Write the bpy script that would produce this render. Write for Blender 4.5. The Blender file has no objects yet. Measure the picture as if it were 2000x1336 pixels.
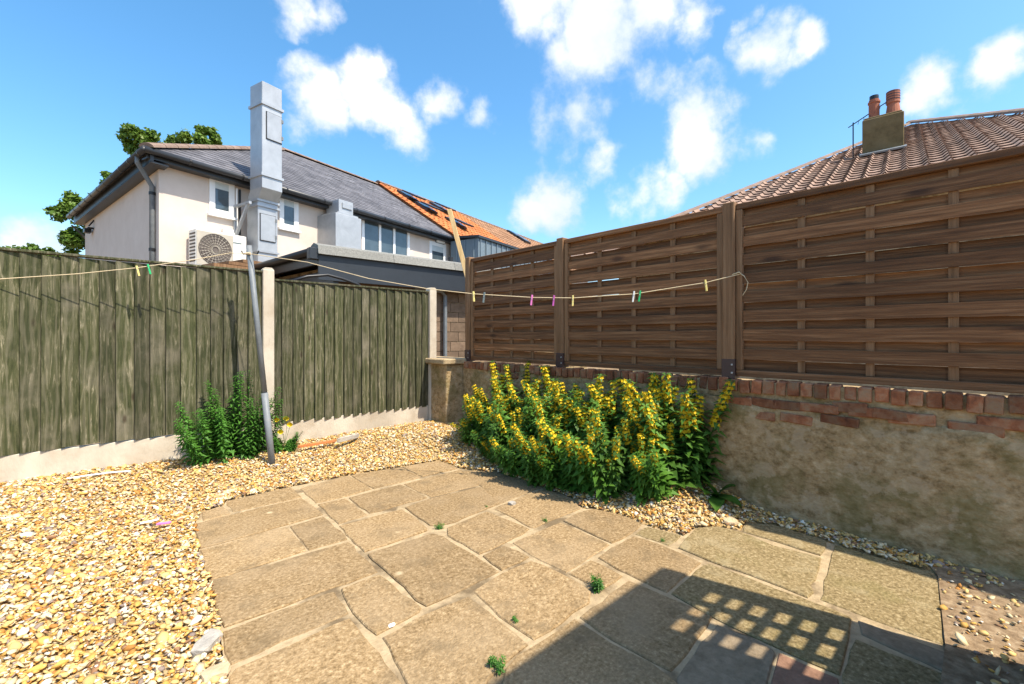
import bpy, bmesh, math, random
import numpy as np
from mathutils import Vector, Matrix
random.seed(7); rng = np.random.default_rng(7)
S = bpy.context.scene
# ---------------------------------------------------------------- camera, light
F = 886.0; HZ = 657.0; CH = 1.25
TH = math.radians(42.77); CT, ST = math.cos(TH), math.sin(TH)
cd = bpy.data.cameras.new('camera'); cam = bpy.data.objects.new('camera', cd); S.collection.objects.link(cam)
cam.location = (0, 0, CH); cam.rotation_euler = (math.radians(90), 0, -TH)
cd.sensor_width = 36; cd.lens = 36 * F / 2000; cd.shift_y = -(668 - HZ) / 2000; cd.clip_start = .02; cd.clip_end = 3000
S.camera = cam
SUN = Vector((.15, -.6, 1)).normalized()
sl = bpy.data.lights.new('sun', 'SUN'); sl.energy = 3.7; sl.angle = math.radians(.7); sl.color = (1, .91, .76)
so = bpy.data.objects.new('sun', sl); S.collection.objects.link(so); so.rotation_euler = SUN.to_track_quat('Z', 'Y').to_euler()
S.view_settings.view_transform = 'Standard'; S.view_settings.look = 'None'; S.view_settings.gamma = 1
S.view_settings.exposure = 1.17

def W(X, Y, z=0.0):  # camera-aligned ground coords -> world
    return Vector((CT * X + ST * Y, -ST * X + CT * Y, z))
def ray(px, py):
    return W((px - 1000) / F, 1, -(py - HZ) / F)
def onz(px, py, z):
    d = ray(px, py); t = (z - CH) / d.z; return Vector((d.x * t, d.y * t, z))
def onx(px, py, x):
    d = ray(px, py); t = x / d.x; return Vector((x, d.y * t, CH + d.z * t))
def ony(px, py, y):
    d = ray(px, py); t = y / d.y; return Vector((d.x * t, y, CH + d.z * t))
def onplane(px, py, P, n):
    d = ray(px, py); o = Vector((0, 0, CH)); t = (P - o).dot(n) / d.dot(n); return o + d * t
def atY(px, py, Y):
    d = ray(px, py); return Vector((0, 0, CH)) + d * Y

# ---------------------------------------------------------------- world: sky + clouds
wd = bpy.data.worlds.new('World'); S.world = wd; wd.use_nodes = True
nt = wd.node_tree; nt.nodes.clear(); N = nt.nodes.new; L = nt.links.new
out = N('ShaderNodeOutputWorld'); bg = N('ShaderNodeBackground'); L(bg.outputs[0], out.inputs[0]); bg.inputs[1].default_value = .15
sky = N('ShaderNodeTexSky'); sky.sky_type = 'NISHITA'; sky.sun_disc = False
sky.sun_elevation = math.asin(SUN.z); sky.sun_rotation = math.atan2(SUN.x, SUN.y); sky.dust_density = 1.4; sky.ozone_density = 2.5; sky.air_density = 1.0
tc = N('ShaderNodeTexCoord')
def wm(op, a, b=None, c=None):
    m = N('ShaderNodeMath'); m.operation = op
    for i, v in enumerate((a, b, c)):
        if v is None: continue
        if isinstance(v, (int, float)): m.inputs[i].default_value = v
        else: L(v, m.inputs[i])
    return m.outputs[0]
nz = N('ShaderNodeTexNoise'); nz.inputs['Scale'].default_value = 9; nz.inputs['Detail'].default_value = 9; nz.inputs['Roughness'].default_value = .58
L(tc.outputs['Generated'], nz.inputs['Vector'])
wn = N('ShaderNodeTexNoise'); wn.inputs['Scale'].default_value = 5.5; wn.inputs['Detail'].default_value = 8; wn.inputs['Roughness'].default_value = .6; L(tc.outputs['Generated'], wn.inputs['Vector'])
wa = N('ShaderNodeVectorMath'); wa.operation = 'SUBTRACT'; L(wn.outputs['Color'], wa.inputs[0]); wa.inputs[1].default_value = (.5, .5, .5)
wb = N('ShaderNodeVectorMath'); wb.operation = 'MULTIPLY_ADD'; L(wa.outputs[0], wb.inputs[0]); wb.inputs[1].default_value = (.15, .15, .1); L(tc.outputs['Generated'], wb.inputs[2])
wc = N('ShaderNodeVectorMath'); wc.operation = 'NORMALIZE'; L(wb.outputs[0], wc.inputs[0])
nz2 = N('ShaderNodeTexNoise'); nz2.inputs['Scale'].default_value = 4; nz2.inputs['Detail'].default_value = 5
L(tc.outputs['Generated'], nz2.inputs['Vector'])
acc = None
for (bx, by, r, a) in [(1040,20,100,1),(1180,40,110,1),(1110,120,95,.75),(1260,5,70,.9),(1150,210,120,.5),(1060,190,90,.45),(1250,170,70,.5),(1350,40,45,.9),(1455,30,30,.8),(1500,70,58,1),(1555,65,45,1),
    (735,135,45,1),(740,190,75,1),(630,195,60,1),(845,200,50,.9),(930,232,40,.8),(590,252,40,.7),(780,245,90,.6),(1365,230,75,1.1),(1360,285,85,1.1),(1290,185,50,.6),(1190,312,55,.7),(1450,300,60,.5),
    (1255,380,75,.9),(1300,375,55,.8),(1065,410,68,1.05),(1830,172,50,.9),(1955,145,50,1),(1920,190,40,.7),(580,8,55,.8),(640,12,40,.6),(70,472,60,.8),(25,480,40,.8),(720,300,40,.4),(1660,30,25,.3),(-300,200,140,.9),(2400,150,160,.9),(2250,420,120,.9),(-500,420,150,.9),(1000,-300,160,.9),(1500,-400,200,.9),(400,-420,150,.9)]:
    d = ray(bx, by).normalized()
    dp = N('ShaderNodeVectorMath'); dp.operation = 'DOT_PRODUCT'; L(wc.outputs[0], dp.inputs[0]); dp.inputs[1].default_value = d
    rr = r / F * d.dot(ray(1000, HZ)) * 1.12
    e = wm('EXPONENT', wm('MULTIPLY', wm('SUBTRACT', dp.outputs['Value'], 1.0), 1.05 / (rr * rr / 2)))
    e = wm('MULTIPLY', e, a)
    acc = e if acc is None else wm('MAXIMUM', acc, e)
dens = wm('ADD', wm('MULTIPLY', acc, .95), wm('MULTIPLY', wm('SUBTRACT', nz.outputs['Fac'], .5), 1.9))
dens = wm('MULTIPLY', dens, wm('MINIMUM', wm('MULTIPLY', acc, 4), 1))
mr = N('ShaderNodeMapRange'); mr.interpolation_type = 'SMOOTHSTEP'; L(dens, mr.inputs[0]); mr.inputs[1].default_value = .34; mr.inputs[2].default_value = .95
cr = N('ShaderNodeValToRGB'); L(wm('ADD', wm('MULTIPLY', nz2.outputs['Fac'], .8), wm('MULTIPLY', dens, .2)), cr.inputs[0])
cr.color_ramp.elements[0].position = .42; cr.color_ramp.elements[0].color = (2.1, 2.55, 3.15, 1); cr.color_ramp.elements[1].position = .68; cr.color_ramp.elements[1].color = (3.7, 3.7, 3.7, 1)
hs = N('ShaderNodeHueSaturation'); hs.inputs['Hue'].default_value = .49; hs.inputs['Saturation'].default_value = 1.25; hs.inputs['Value'].default_value = .9; L(sky.outputs[0], hs.inputs['Color'])
mx = N('ShaderNodeMix'); mx.data_type = 'RGBA'; L(mr.outputs[0], mx.inputs['Factor']); L(hs.outputs[0], mx.inputs['A']); L(cr.outputs[0], mx.inputs['B'])
L(mx.outputs['Result'], bg.inputs[0])

# ---------------------------------------------------------------- materials
def mat(name, stops, scale=3, stretch=(1, 1, 1), rough=.85, bump=.3, bscale=None, detail=7, dist=0, tint=.12, big=None, bigscale=.8, knots=None, metal=0, coord='Object', attr=None, transl=0, spec=.3, big2=None, wave=None, cracks=None):
    m = bpy.data.materials.new(name); m.use_nodes = True; t = m.node_tree; n = t.nodes.new; l = t.links.new
    b = t.nodes['Principled BSDF']; b.inputs['Roughness'].default_value = rough; b.inputs['Metallic'].default_value = metal; b.inputs['Specular IOR Level'].default_value = spec
    oi = n('ShaderNodeObjectInfo')
    if coord == 'Object':
        c = n('ShaderNodeTexCoord').outputs['Object']
    else:
        c = n('ShaderNodeNewGeometry').outputs['Position']
    off = n('ShaderNodeVectorMath'); off.operation = 'MULTIPLY_ADD'
    cb = n('ShaderNodeCombineXYZ')
    for i in range(3): l(oi.outputs['Random'], cb.inputs[i])
    l(cb.outputs[0], off.inputs[0]); off.inputs[1].default_value = (37, 53, 71) if coord == 'Object' else (0, 0, 0); l(c, off.inputs[2])
    sc = n('ShaderNodeVectorMath'); sc.operation = 'MULTIPLY'; l(off.outputs[0], sc.inputs[0]); sc.inputs[1].default_value = stretch
    nn = n('ShaderNodeTexNoise'); nn.inputs['Scale'].default_value = scale; nn.inputs['Detail'].default_value = detail; nn.inputs['Roughness'].default_value = .68; nn.inputs['Distortion'].default_value = dist
    l(sc.outputs[0], nn.inputs['Vector'])
    r = n('ShaderNodeValToRGB'); l(nn.outputs['Fac'], r.inputs[0]); e = r.color_ramp.elements
    while len(e) < len(stops): e.new(.5)
    for i, (p, col) in enumerate(stops): e[i].position = p; e[i].color = (*col, 1)
    colr = r.outputs[0]
    def mixc(fac, A, B, mode='MIX'):
        x = n('ShaderNodeMix'); x.data_type = 'RGBA'; x.blend_type = mode
        if isinstance(fac, (int, float)): x.inputs['Factor'].default_value = fac
        else: l(fac, x.inputs['Factor'])
        for k, v in (('A', A), ('B', B)):
            if isinstance(v, tuple): x.inputs[k].default_value = (*v, 1)
            else: l(v, x.inputs[k])
        return x.outputs['Result']
    for bg_, bs in ((big, bigscale), (big2, bigscale * 2.7)):
        if bg_:
            bn = n('ShaderNodeTexNoise'); bn.inputs['Scale'].default_value = bs; bn.inputs['Detail'].default_value = 6; bn.inputs['Roughness'].default_value = .6; l(off.outputs[0], bn.inputs['Vector'])
            mr_ = n('ShaderNodeMapRange'); l(bn.outputs['Fac'], mr_.inputs[0]); mr_.inputs[1].default_value = bg_[1]; mr_.inputs[2].default_value = bg_[2]; mr_.inputs[4].default_value = bg_[3]
            colr = mixc(mr_.outputs[0], colr, bg_[0])
    if wave:
        wt = n('ShaderNodeTexWave'); wt.wave_type = 'BANDS'; wt.bands_direction = wave[0]; wt.inputs['Scale'].default_value = wave[1]; wt.inputs['Distortion'].default_value = wave[2]; wt.inputs['Detail'].default_value = 3; wt.inputs['Detail Scale'].default_value = wave[3]
        s3 = n('ShaderNodeVectorMath'); s3.operation = 'MULTIPLY'; l(off.outputs[0], s3.inputs[0]); s3.inputs[1].default_value = wave[4]; l(s3.outputs[0], wt.inputs['Vector'])
        wmr = n('ShaderNodeMapRange'); l(wt.outputs['Fac'], wmr.inputs[0]); wmr.inputs[1].default_value = .55; wmr.inputs[2].default_value = 1; wmr.inputs[4].default_value = wave[5]
        colr = mixc(wmr.outputs[0], colr, wave[6])
    if knots:
        v = n('ShaderNodeTexVoronoi'); v.inputs['Scale'].default_value = knots[0]
        s2 = n('ShaderNodeVectorMath'); s2.operation = 'MULTIPLY'; l(off.outputs[0], s2.inputs[0]); s2.inputs[1].default_value = knots[2]; l(s2.outputs[0], v.inputs['Vector'])
        k = n('ShaderNodeMapRange'); l(v.outputs['Distance'], k.inputs[0]); k.inputs[1].default_value = knots[1]; k.inputs[2].default_value = knots[1] * .35; k.inputs[4].default_value = .8
        colr = mixc(k.outputs[0], colr, knots[3])
    if cracks:
        cn_ = n('ShaderNodeTexNoise'); cn_.inputs['Scale'].default_value = 3; cn_.inputs['Detail'].default_value = 6; l(off.outputs[0], cn_.inputs['Vector'])
        cm = n('ShaderNodeVectorMath'); cm.operation = 'MULTIPLY_ADD'; l(cn_.outputs['Color'], cm.inputs[0]); cm.inputs[1].default_value = (.5, .5, .5); l(off.outputs[0], cm.inputs[2])
        vo = n('ShaderNodeTexVoronoi'); vo.feature = 'DISTANCE_TO_EDGE'; vo.inputs['Scale'].default_value = cracks[0]; l(cm.outputs[0], vo.inputs['Vector'])
        km = n('ShaderNodeMapRange'); l(vo.outputs['Distance'], km.inputs[0]); km.inputs[1].default_value = cracks[1]; km.inputs[2].default_value = 0; km.inputs[4].default_value = cracks[2]
        colr = mixc(km.outputs[0], colr, cracks[3])
    if attr:
        a = n('ShaderNodeVertexColor'); a.layer_name = attr; colr = mixc(1.0, colr, a.outputs[0], 'MULTIPLY')
    if tint:
        h = n('ShaderNodeHueSaturation'); l(colr, h.inputs['Color'])
        mm = n('ShaderNodeMapRange'); l(oi.outputs['Random'], mm.inputs[0]); mm.inputs[3].default_value = 1 - tint; mm.inputs[4].default_value = 1 + tint; l(mm.outputs[0], h.inputs['Value'])
        colr = h.outputs[0]
    l(colr, b.inputs['Base Color'])
    if bump:
        bn = n('ShaderNodeTexNoise'); bn.inputs['Scale'].default_value = bscale or scale * 4; bn.inputs['Detail'].default_value = 5; l(sc.outputs[0], bn.inputs['Vector'])
        bb = n('ShaderNodeBump'); bb.inputs['Strength'].default_value = bump; bb.inputs['Distance'].default_value = .01; l(bn.outputs['Fac'], bb.inputs['Height']); l(bb.outputs[0], b.inputs['Normal'])
    if transl:
        ts = n('ShaderNodeBsdfTranslucent'); l(colr, ts.inputs[0]); ad = n('ShaderNodeMixShader'); ad.inputs[0].default_value = transl
        l(b.outputs[0], ad.inputs[1]); l(ts.outputs[0], ad.inputs[2]); l(ad.outputs[0], t.nodes['Material Output'].inputs[0])
    return m
def plain(name, c, rough=.5, metal=0, tint=0, bump=0, var=.12, scale=6, spec=.4):
    return mat(name, [(.3, tuple(x * (1 - var) for x in c)), (.7, tuple(min(1, x * (1 + var)) for x in c))], scale, rough=rough, metal=metal, tint=tint, bump=bump, spec=spec)
MT = {}
MT['green_board'] = mat('green_board', [(.3, (.018, .021, .007)), (.46, (.042, .047, .017)), (.56, (.075, .074, .036)), (.7, (.25, .22, .15))], 5, (8, 8, .75), .85, .6, 14, dist=1.3, tint=.3, big=((.15, .13, .095), .52, .7, .75), bigscale=1.9, big2=((.033, .038, .014), .5, .66, .75), knots=(5.0, .15, (1.6, .2, .62), (.03, .02, .011)), wave=('X', 6, 9, 1.6, (1, 1, .16), .28, (.2, .175, .12)))
MT['brown_slat'] = mat('brown_slat', [(.28, (.075, .032, .012)), (.5, (.185, .085, .035)), (.72, (.33, .175, .082))], 4, (9, .5, 14), .7, .4, 20, dist=.4, tint=.35, knots=(3.4, .16, (1, .5, 1.5), (.045, .02, .01)), wave=('Z', 9, 5, 1.2, (1, .1, 1), .4, (.09, .042, .018)))
MT['brown_post'] = mat('brown_post', [(.28, (.11, .055, .022)), (.5, (.21, .112, .053)), (.72, (.3, .18, .095))], 4, (10, 10, .4), .7, .4, 20, dist=.5, tint=.1)
MT['pale_timber'] = mat('pale_timber', [(.3, (.5, .33, .14)), (.7, (.68, .5, .26))], 4, (6, 6, .5), .7, .3)
MT['concrete'] = mat('concrete', [(.3, (.36, .31, .24)), (.6, (.52, .46, .37))], 3, (1, 1, .5), .9, .25, 60, big=((.28, .2, .12), .52, .75, .6), bigscale=2.4, tint=.06, spec=.2)
MT['render'] = mat('wall_render', [(.34, (.17, .11, .05)), (.46, (.31, .215, .11)), (.55, (.38, .275, .15)), (.68, (.5, .38, .23))], 16, (1, 1, 1.3), .95, 1.0, 30, detail=14, big=((.15, .125, .045), .5, .6, .6), bigscale=2.6, big2=((.42, .32, .2), .55, .6, .55), tint=0, coord='pos', spec=.15, cracks=(.55, .003, .5, (.13, .09, .05)))
MT['brick'] = mat('brick', [(.3, (.14, .055, .03)), (.5, (.27, .105, .05)), (.75, (.36, .2, .115))], 14, rough=.9, bump=.6, tint=.4, big=((.22, .16, .1), .45, .68, .8), bigscale=7, spec=.2)
MT['mortar'] = mat('mortar', [(.3, (.3, .22, .125)), (.7, (.47, .36, .22))], 18, rough=.95, bump=.6, tint=0, big=((.12, .085, .048), .5, .62, .85), bigscale=3.2, coord='pos', spec=.15)
MT['slab'] = mat('slab', [(.3, (.13, .08, .034)), (.45, (.24, .16, .077)), (.56, (.31, .213, .11)), (.72, (.47, .35, .2))], 60, rough=.9, bump=.7, bscale=90, tint=.12, detail=5, big=((.33, .24, .14), .46, .72, .65), bigscale=2.4, big2=((.17, .12, .065), .52, .7, .7), spec=.2, knots=(3.1, .085, (1, 1, 1), (.52, .41, .25)))
MT['slab_green'] = mat('slab_green', [(.32, (.11, .076, .032)), (.46, (.205, .15, .07)), (.56, (.265, .197, .098)), (.7, (.41, .325, .185))], 60, rough=.9, bump=.7, bscale=90, tint=.1, detail=5, big=((.18, .155, .055), .52, .72, .6), bigscale=2.4, big2=((.33, .27, .16), .54, .72, .6), spec=.2, knots=(2.3, .06, (1, 1, 1), (.5, .32, .04)))
MT['slab_red'] = mat('slab_red', [(.3, (.17, .09, .055)), (.7, (.3, .17, .11))], 20, rough=.9, bump=.5, tint=0)
MT['slab_grey'] = mat('slab_grey', [(.3, (.17, .125, .075)), (.7, (.3, .23, .15))], 26, rough=.9, bump=.5, tint=.05)
MT['soil'] = mat('soil', [(.3, (.13, .085, .048)), (.5, (.23, .16, .095)), (.7, (.36, .27, .17))], 22, rough=1, bump=.8, bscale=40, tint=0, coord='pos', spec=.1)
MT['bed'] = mat('gravel_base', [(.3, (.2, .12, .045)), (.5, (.4, .27, .12)), (.7, (.55, .43, .27))], 45, rough=1, bump=.8, tint=0, coord='pos', spec=.1)
MT['stone'] = mat('gravel_stone', [(.3, (.82, .82, .82)), (.7, (1, 1, 1))], 60, rough=.75, bump=0, tint=0, attr='Col', coord='pos', spec=.3)
MT['rock'] = mat('rock', [(.3, (.36, .26, .15)), (.7, (.55, .44, .29))], 14, rough=.9, bump=.5, tint=.1)
MT['greyrock'] = mat('grey_rock', [(.3, (.25, .23, .2)), (.7, (.45, .41, .35))], 14, rough=.9, bump=.5)
MT['wall_pink'] = mat('house_render', [(.3, (.56, .475, .41)), (.7, (.63, .545, .48))], 2, rough=.95, bump=.15, bscale=120, tint=0, big=((.5, .42, .36), .52, .75, .6), bigscale=.9, coord='pos', spec=.1)
MT['slate'] = mat('slate', [(.3, (.07, .068, .075)), (.7, (.15, .145, .155))], 1.6, rough=.6, bump=.2, tint=.2, coord='pos', big=((.2, .19, .2), .55, .75, .5), bigscale=.6)
MT['ridge'] = mat('ridge_tile', [(.3, (.16, .11, .085)), (.7, (.25, .18, .14))], 5, rough=.9, bump=.3)
MT['pantile'] = mat('pantile', [(.3, (.36, .11, .035)), (.55, (.5, .18, .06)), (.75, (.42, .2, .09))], 2.2, rough=.85, bump=.2, tint=.18, coord='pos')
MT['browntile'] = mat('brown_roof_tile', [(.3, (.25, .13, .07)), (.7, (.38, .22, .13))], 2, rough=.9, bump=.3, tint=.2, coord='pos')
MT['contile'] = mat('concrete_tile', [(.3, (.2, .13, .095)), (.55, (.3, .2, .15)), (.75, (.24, .19, .15))], 1.8, rough=.9, bump=.4, tint=.2, coord='pos', big=((.1, .075, .06), .56, .75, .7), bigscale=.7)
MT['chimney'] = mat('chimney_render', [(.3, (.1, .07, .03)), (.7, (.21, .15, .07))], 3, rough=.95, bump=.4, tint=0, coord='pos', big=((.1, .08, .05), .5, .75, .7), bigscale=1.5)
MT['pot'] = plain('terracotta', (.38, .13, .07), .8, tint=.15, bump=.2)
MT['dark'] = plain('anthracite', (.028, .031, .036), .4, tint=.05)
MT['fascia'] = plain('blue_grey_fascia', (.022, .027, .034), .45, tint=.05)
MT['clad'] = plain('blue_grey_cladding', (.15, .19, .22), .4, tint=.1)
MT['black'] = plain('black_plastic', (.015, .015, .016), .4)
MT['white'] = plain('white_plastic', (.78, .78, .77), .35, var=.03)
MT['acwhite'] = plain('aircon_casing', (.74, .72, .66), .4, var=.03)
MT['grille'] = plain('grille', (.42, .38, .31), .6, var=.1)
MT['darkgrille'] = plain('grille_dark', (.12, .1, .085), .7)
MT['glass'] = plain('window_glass', (.05, .07, .085), .06, spec=.8, scale=1.5, var=.4)
MT['blind'] = plain('window_blind', (.5, .55, .55), .6)
MT['steel'] = mat('galvanised_steel', [(.3, (.33, .345, .36)), (.7, (.45, .465, .48))], 2.5, rough=.45, metal=.4, bump=.05, tint=.05, dist=.5)
MT['polegrey'] = mat('painted_pole', [(.3, (.12, .135, .145)), (.7, (.2, .215, .225))], 6, rough=.5, bump=.1, big=((.25, .2, .15), .6, .8, .5), bigscale=6)
MT['felt'] = mat('mineral_felt', [(.3, (.13, .13, .12)), (.7, (.27, .265, .24))], 40, rough=1, bump=.4, tint=.1)
MT['block'] = mat('building_block', [(.3, (.11, .075, .05)), (.7, (.2, .14, .095))], 6, rough=.95, bump=.4, tint=.2)
MT['rope'] = plain('rope', (.58, .47, .3), .9)
MT['shoe'] = plain('brown_steel', (.055, .03, .028), .4)
MT['leaf'] = mat('leaf', [(.3, (.04, .115, .012)), (.7, (.11, .23, .03))], 9, rough=.5, bump=0, tint=.3, transl=.25, coord='pos')
MT['leaf_bright'] = mat('leaf_bright', [(.3, (.04, .13, .015)), (.7, (.09, .23, .03))], 9, rough=.5, bump=0, tint=.2, transl=.3, coord='pos')
MT['leaf_pale'] = mat('leaf_pale', [(.3, (.2, .3, .08)), (.7, (.32, .42, .14))], 9, rough=.5, bump=0, tint=.2, transl=.35)
MT['leaf_tree'] = mat('leaf_tree', [(.3, (.06, .12, .015)), (.55, (.12, .2, .025)), (.75, (.2, .24, .04))], .9, rough=.5, bump=0, tint=.1, transl=.3, coord='pos')
MT['flower'] = mat('yellow_petal', [(.3, (.72, .46, .01)), (.7, (.85, .62, .02))], 30, rough=.6, bump=0, tint=.12, transl=.2)
MT['stem'] = plain('stem', (.1, .15, .04), .7, tint=.2)
MT['bark'] = plain('bark', (.12, .09, .06), .95, bump=.6)
for nm, c in dict(peg_yellow=(.75, .62, .22), peg_green=(.02, .42, .14), peg_grey=(.16, .2, .2), peg_pink=(.75, .2, .5), peg_purple=(.5, .1, .38), peg_white=(.75, .75, .72)).items(): MT[nm] = plain(nm, c, .4)

# ---------------------------------------------------------------- helpers
COL = S.collection
def thing(name, label, cat, loc=(0, 0, 0), group=None):
    o = bpy.data.objects.new(name, None); COL.objects.link(o); o.location = loc; o.empty_display_size = .1
    tag(o, label, cat, group); return o
def tag(o, label=None, cat=None, group=None, kind=None):
    if label: o['label'] = label
    if cat: o['category'] = cat
    if group: o['group'] = group
    if kind: o['kind'] = kind
    return o
def wloc(o):
    v = Vector((0, 0, 0))
    while o: v += o.location; o = o.parent
    return v
def M(name, V, Fs, m, parent=None, smooth=False, origin=None):
    """mesh from WORLD-space verts; origin = world point of the object's origin"""
    base = wloc(parent) if parent else Vector((0, 0, 0))
    org = Vector(origin) if origin is not None else base
    me = bpy.data.meshes.new(name); me.from_pydata([tuple(Vector(v) - org) for v in V], [], Fs); me.update()
    me.materials.append(MT[m] if isinstance(m, str) else m)
    if smooth: me.polygons.foreach_set('use_smooth', [True] * len(me.polygons))
    o = bpy.data.objects.new(name, me); COL.objects.link(o); o.location = org - base; o.parent = parent
    return o
BF = [(0, 1, 3, 2), (4, 6, 7, 5), (0, 4, 5, 1), (2, 3, 7, 6), (0, 2, 6, 4), (1, 5, 7, 3)]
def obox(c, a, b, d, ch=0):
    c, a, b, d = Vector(c), Vector(a), Vector(b), Vector(d)
    if a.cross(b).dot(d) < 0: a = -a
    V = [c + a * i + b * j + d * k for i in (-1, 1) for j in (-1, 1) for k in (-1, 1)]
    if not ch: return V, BF
    bm = bmesh.new(); vs = [bm.verts.new(v) for v in V]
    for f in BF: bm.faces.new([vs[i] for i in f])
    bmesh.ops.recalc_face_normals(bm, faces=bm.faces)
    bmesh.ops.bevel(bm, geom=list(bm.edges), offset=ch, segments=1, affect='EDGES')
    V2 = [v.co.copy() for v in bm.verts]; bm.verts.index_update(); F2 = [[v.index for v in f.verts] for f in bm.faces]; bm.free()
    return V2, F2
def box(x0, x1, y0, y1, z0, z1, ch=0):
    return obox(((x0 + x1) / 2, (y0 + y1) / 2, (z0 + z1) / 2), ((x1 - x0) / 2, 0, 0), (0, (y1 - y0) / 2, 0), (0, 0, (z1 - z0) / 2), ch)
def join(*parts):
    V, Fs = [], []
    for v, f in parts:
        k = len(V); V += list(v); Fs += [[i + k for i in q] for q in f]
    return V, Fs
def tube(pts, r, n=8, cap=True):
    pts = [Vector(p) for p in pts]; V, Fs = [], []
    rs = r if isinstance(r, (list, tuple)) else [r] * len(pts)
    for i, p in enumerate(pts):
        t = (pts[min(i + 1, len(pts) - 1)] - pts[max(i - 1, 0)]).normalized()
        a = t.cross(Vector((0, 0, 1)) if abs(t.z) < .9 else Vector((1, 0, 0))).normalized(); b = t.cross(a)
        for k in range(n):
            w = 2 * math.pi * k / n; V.append(p + a * (rs[i] * math.cos(w)) + b * (rs[i] * math.sin(w)))
    for i in range(len(pts) - 1):
        for k in range(n): Fs.append([i * n + k, i * n + (k + 1) % n, (i + 1) * n + (k + 1) % n, (i + 1) * n + k])
    if cap: Fs += [list(range(n))[::-1], [len(V) - n + k for k in range(n)]]
    return V, Fs
def prism(poly, vec):
    n = len(poly); V = [Vector(p) for p in poly] + [Vector(p) + Vector(vec) for p in poly]
    return V, [list(range(n))[::-1], [n + i for i in range(n)]] + [[i, (i + 1) % n, n + (i + 1) % n, n + i] for i in range(n)]
def Mx(name, VF, m, parent=None, smooth=False, origin=None): return M(name, VF[0], VF[1], m, parent, smooth, origin)
def inpoly(P, poly):
    x, y = P[:, 0], P[:, 1]; c = np.zeros(len(P), bool); n = len(poly)
    for i in range(n):
        x1, y1 = poly[i]; x2, y2 = poly[(i + 1) % n]
        if y1 == y2: continue
        k = ((y1 > y) != (y2 > y)) & (x < (x2 - x1) * (y - y1) / (y2 - y1) + x1); c ^= k
    return c
def distpoly(P, poly):
    d = np.full(len(P), 1e9); n = len(poly)
    for i in range(n):
        a = np.array(poly[i]); b = np.array(poly[(i + 1) % n]); ab = b - a
        t = np.clip(((P - a) @ ab) / max(ab @ ab, 1e-9), 0, 1); d = np.minimum(d, np.linalg.norm(P - a - t[:, None] * ab, axis=1))
    return d
ZA, ZB, ZC = (380, 880, 2.929), (900, 880, 2.93), (1300, 980, 2.857)
def zpts(z, pts): return [tuple(onz(z[0] + x / z[2], z[1] + y / z[2], 0).xy) for x, y in pts]

# ---------------------------------------------------------------- ground, gravel bed, patio
LY, RX = 5.08, 3.475      # left fence line (y), right wall face (x)
outline = zpts(ZA, [(230, 1560), (190, 1336), (165, 1180), (140, 980), (85, 745), (25, 565), (2, 415), (40, 345), (165, 312), (180, 285), (550, 203), (885, 138), (1180, 90), (1400, 55), (1510, 98)]) + \
    zpts(ZB, [(60, 110), (200, 118), (330, 158), (480, 208), (640, 272), (700, 328), (760, 328), (950, 373), (1045, 418), (1110, 436), (1275, 480)]) + \
    zpts(ZC, [(165, 143), (290, 132), (420, 155), (450, 113), (600, 122), (940, 232), (1220, 312), (1505, 392), (1528, 440), (1568, 810), (1755, 950), (1765, 1020), (1740, 1300)])
def gz(P):
    P = np.atleast_2d(np.asarray(P, float)); d = distpoly(P, outline); ins = inpoly(P, outline)
    sm = lambda t: np.clip(t, 0, 1) ** 2 * (3 - 2 * np.clip(t, 0, 1))
    right = np.clip((P[:, 0] - 2.0) / .8, 0, 1)
    amp = .15 * (1 - right) + right * .15 * sm((P[:, 1] - .15) / 1.3)
    w = 1.3 * (1 - right) + .55 * right
    h = amp * sm(d / w) + .004
    return np.where(ins, -.045, h)
def g1(x, y): return float(gz([(x, y)])[0])
gx = np.arange(-4.0, 3.62, .07); gy = np.arange(-2.5, 5.6, .07)
GX, GY = np.meshgrid(gx, gy, indexing='ij'); P = np.stack([GX.ravel(), GY.ravel()], 1); Z = gz(P) - .006
soilmask = (P[:, 0] > 2.3) & (P[:, 1] < .35)
V = [(a, b, c) for (a, b), c in zip(P, Z)]; ny = len(gy)
Fs = [(i * ny + j, (i + 1) * ny + j, (i + 1) * ny + j + 1, i * ny + j + 1) for i in range(len(gx) - 1) for j in range(ny - 1)]
o = M('gravel_bed', V, Fs, 'bed', smooth=True); o['kind'] = 'structure'
sp = zpts(ZC, [(1480, 380), (2050, 420), (2300, 1200), (1500, 1200)])
ring = [(-4, -2.5), (3.6, -2.5), (3.6, 5.58), (-4, 5.58)]; R = 900
V = [(x, y, -.07) for x, y in ring] + [(-R, -R, -.07), (R, -R, -.07), (R, R, -.07), (-R, R, -.07)]
o = M('ground', V, [(0, 1, 5, 4), (1, 2, 6, 5), (2, 3, 7, 6), (3, 0, 4, 7), (0, 3, 2, 1)], 'soil'); o['kind'] = 'structure'
# bare soil by the wall, lower right
sv = [(x, y, .006) for x, y in zpts(ZC, [(1480, 370), (1750, 360), (2100, 470), (2300, 900), (2300, 1300), (1500, 1300), (1560, 800), (1520, 420)])]
o = M('soil_patch', sv, [list(range(len(sv)))], 'soil'); o['kind'] = 'structure'

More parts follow.
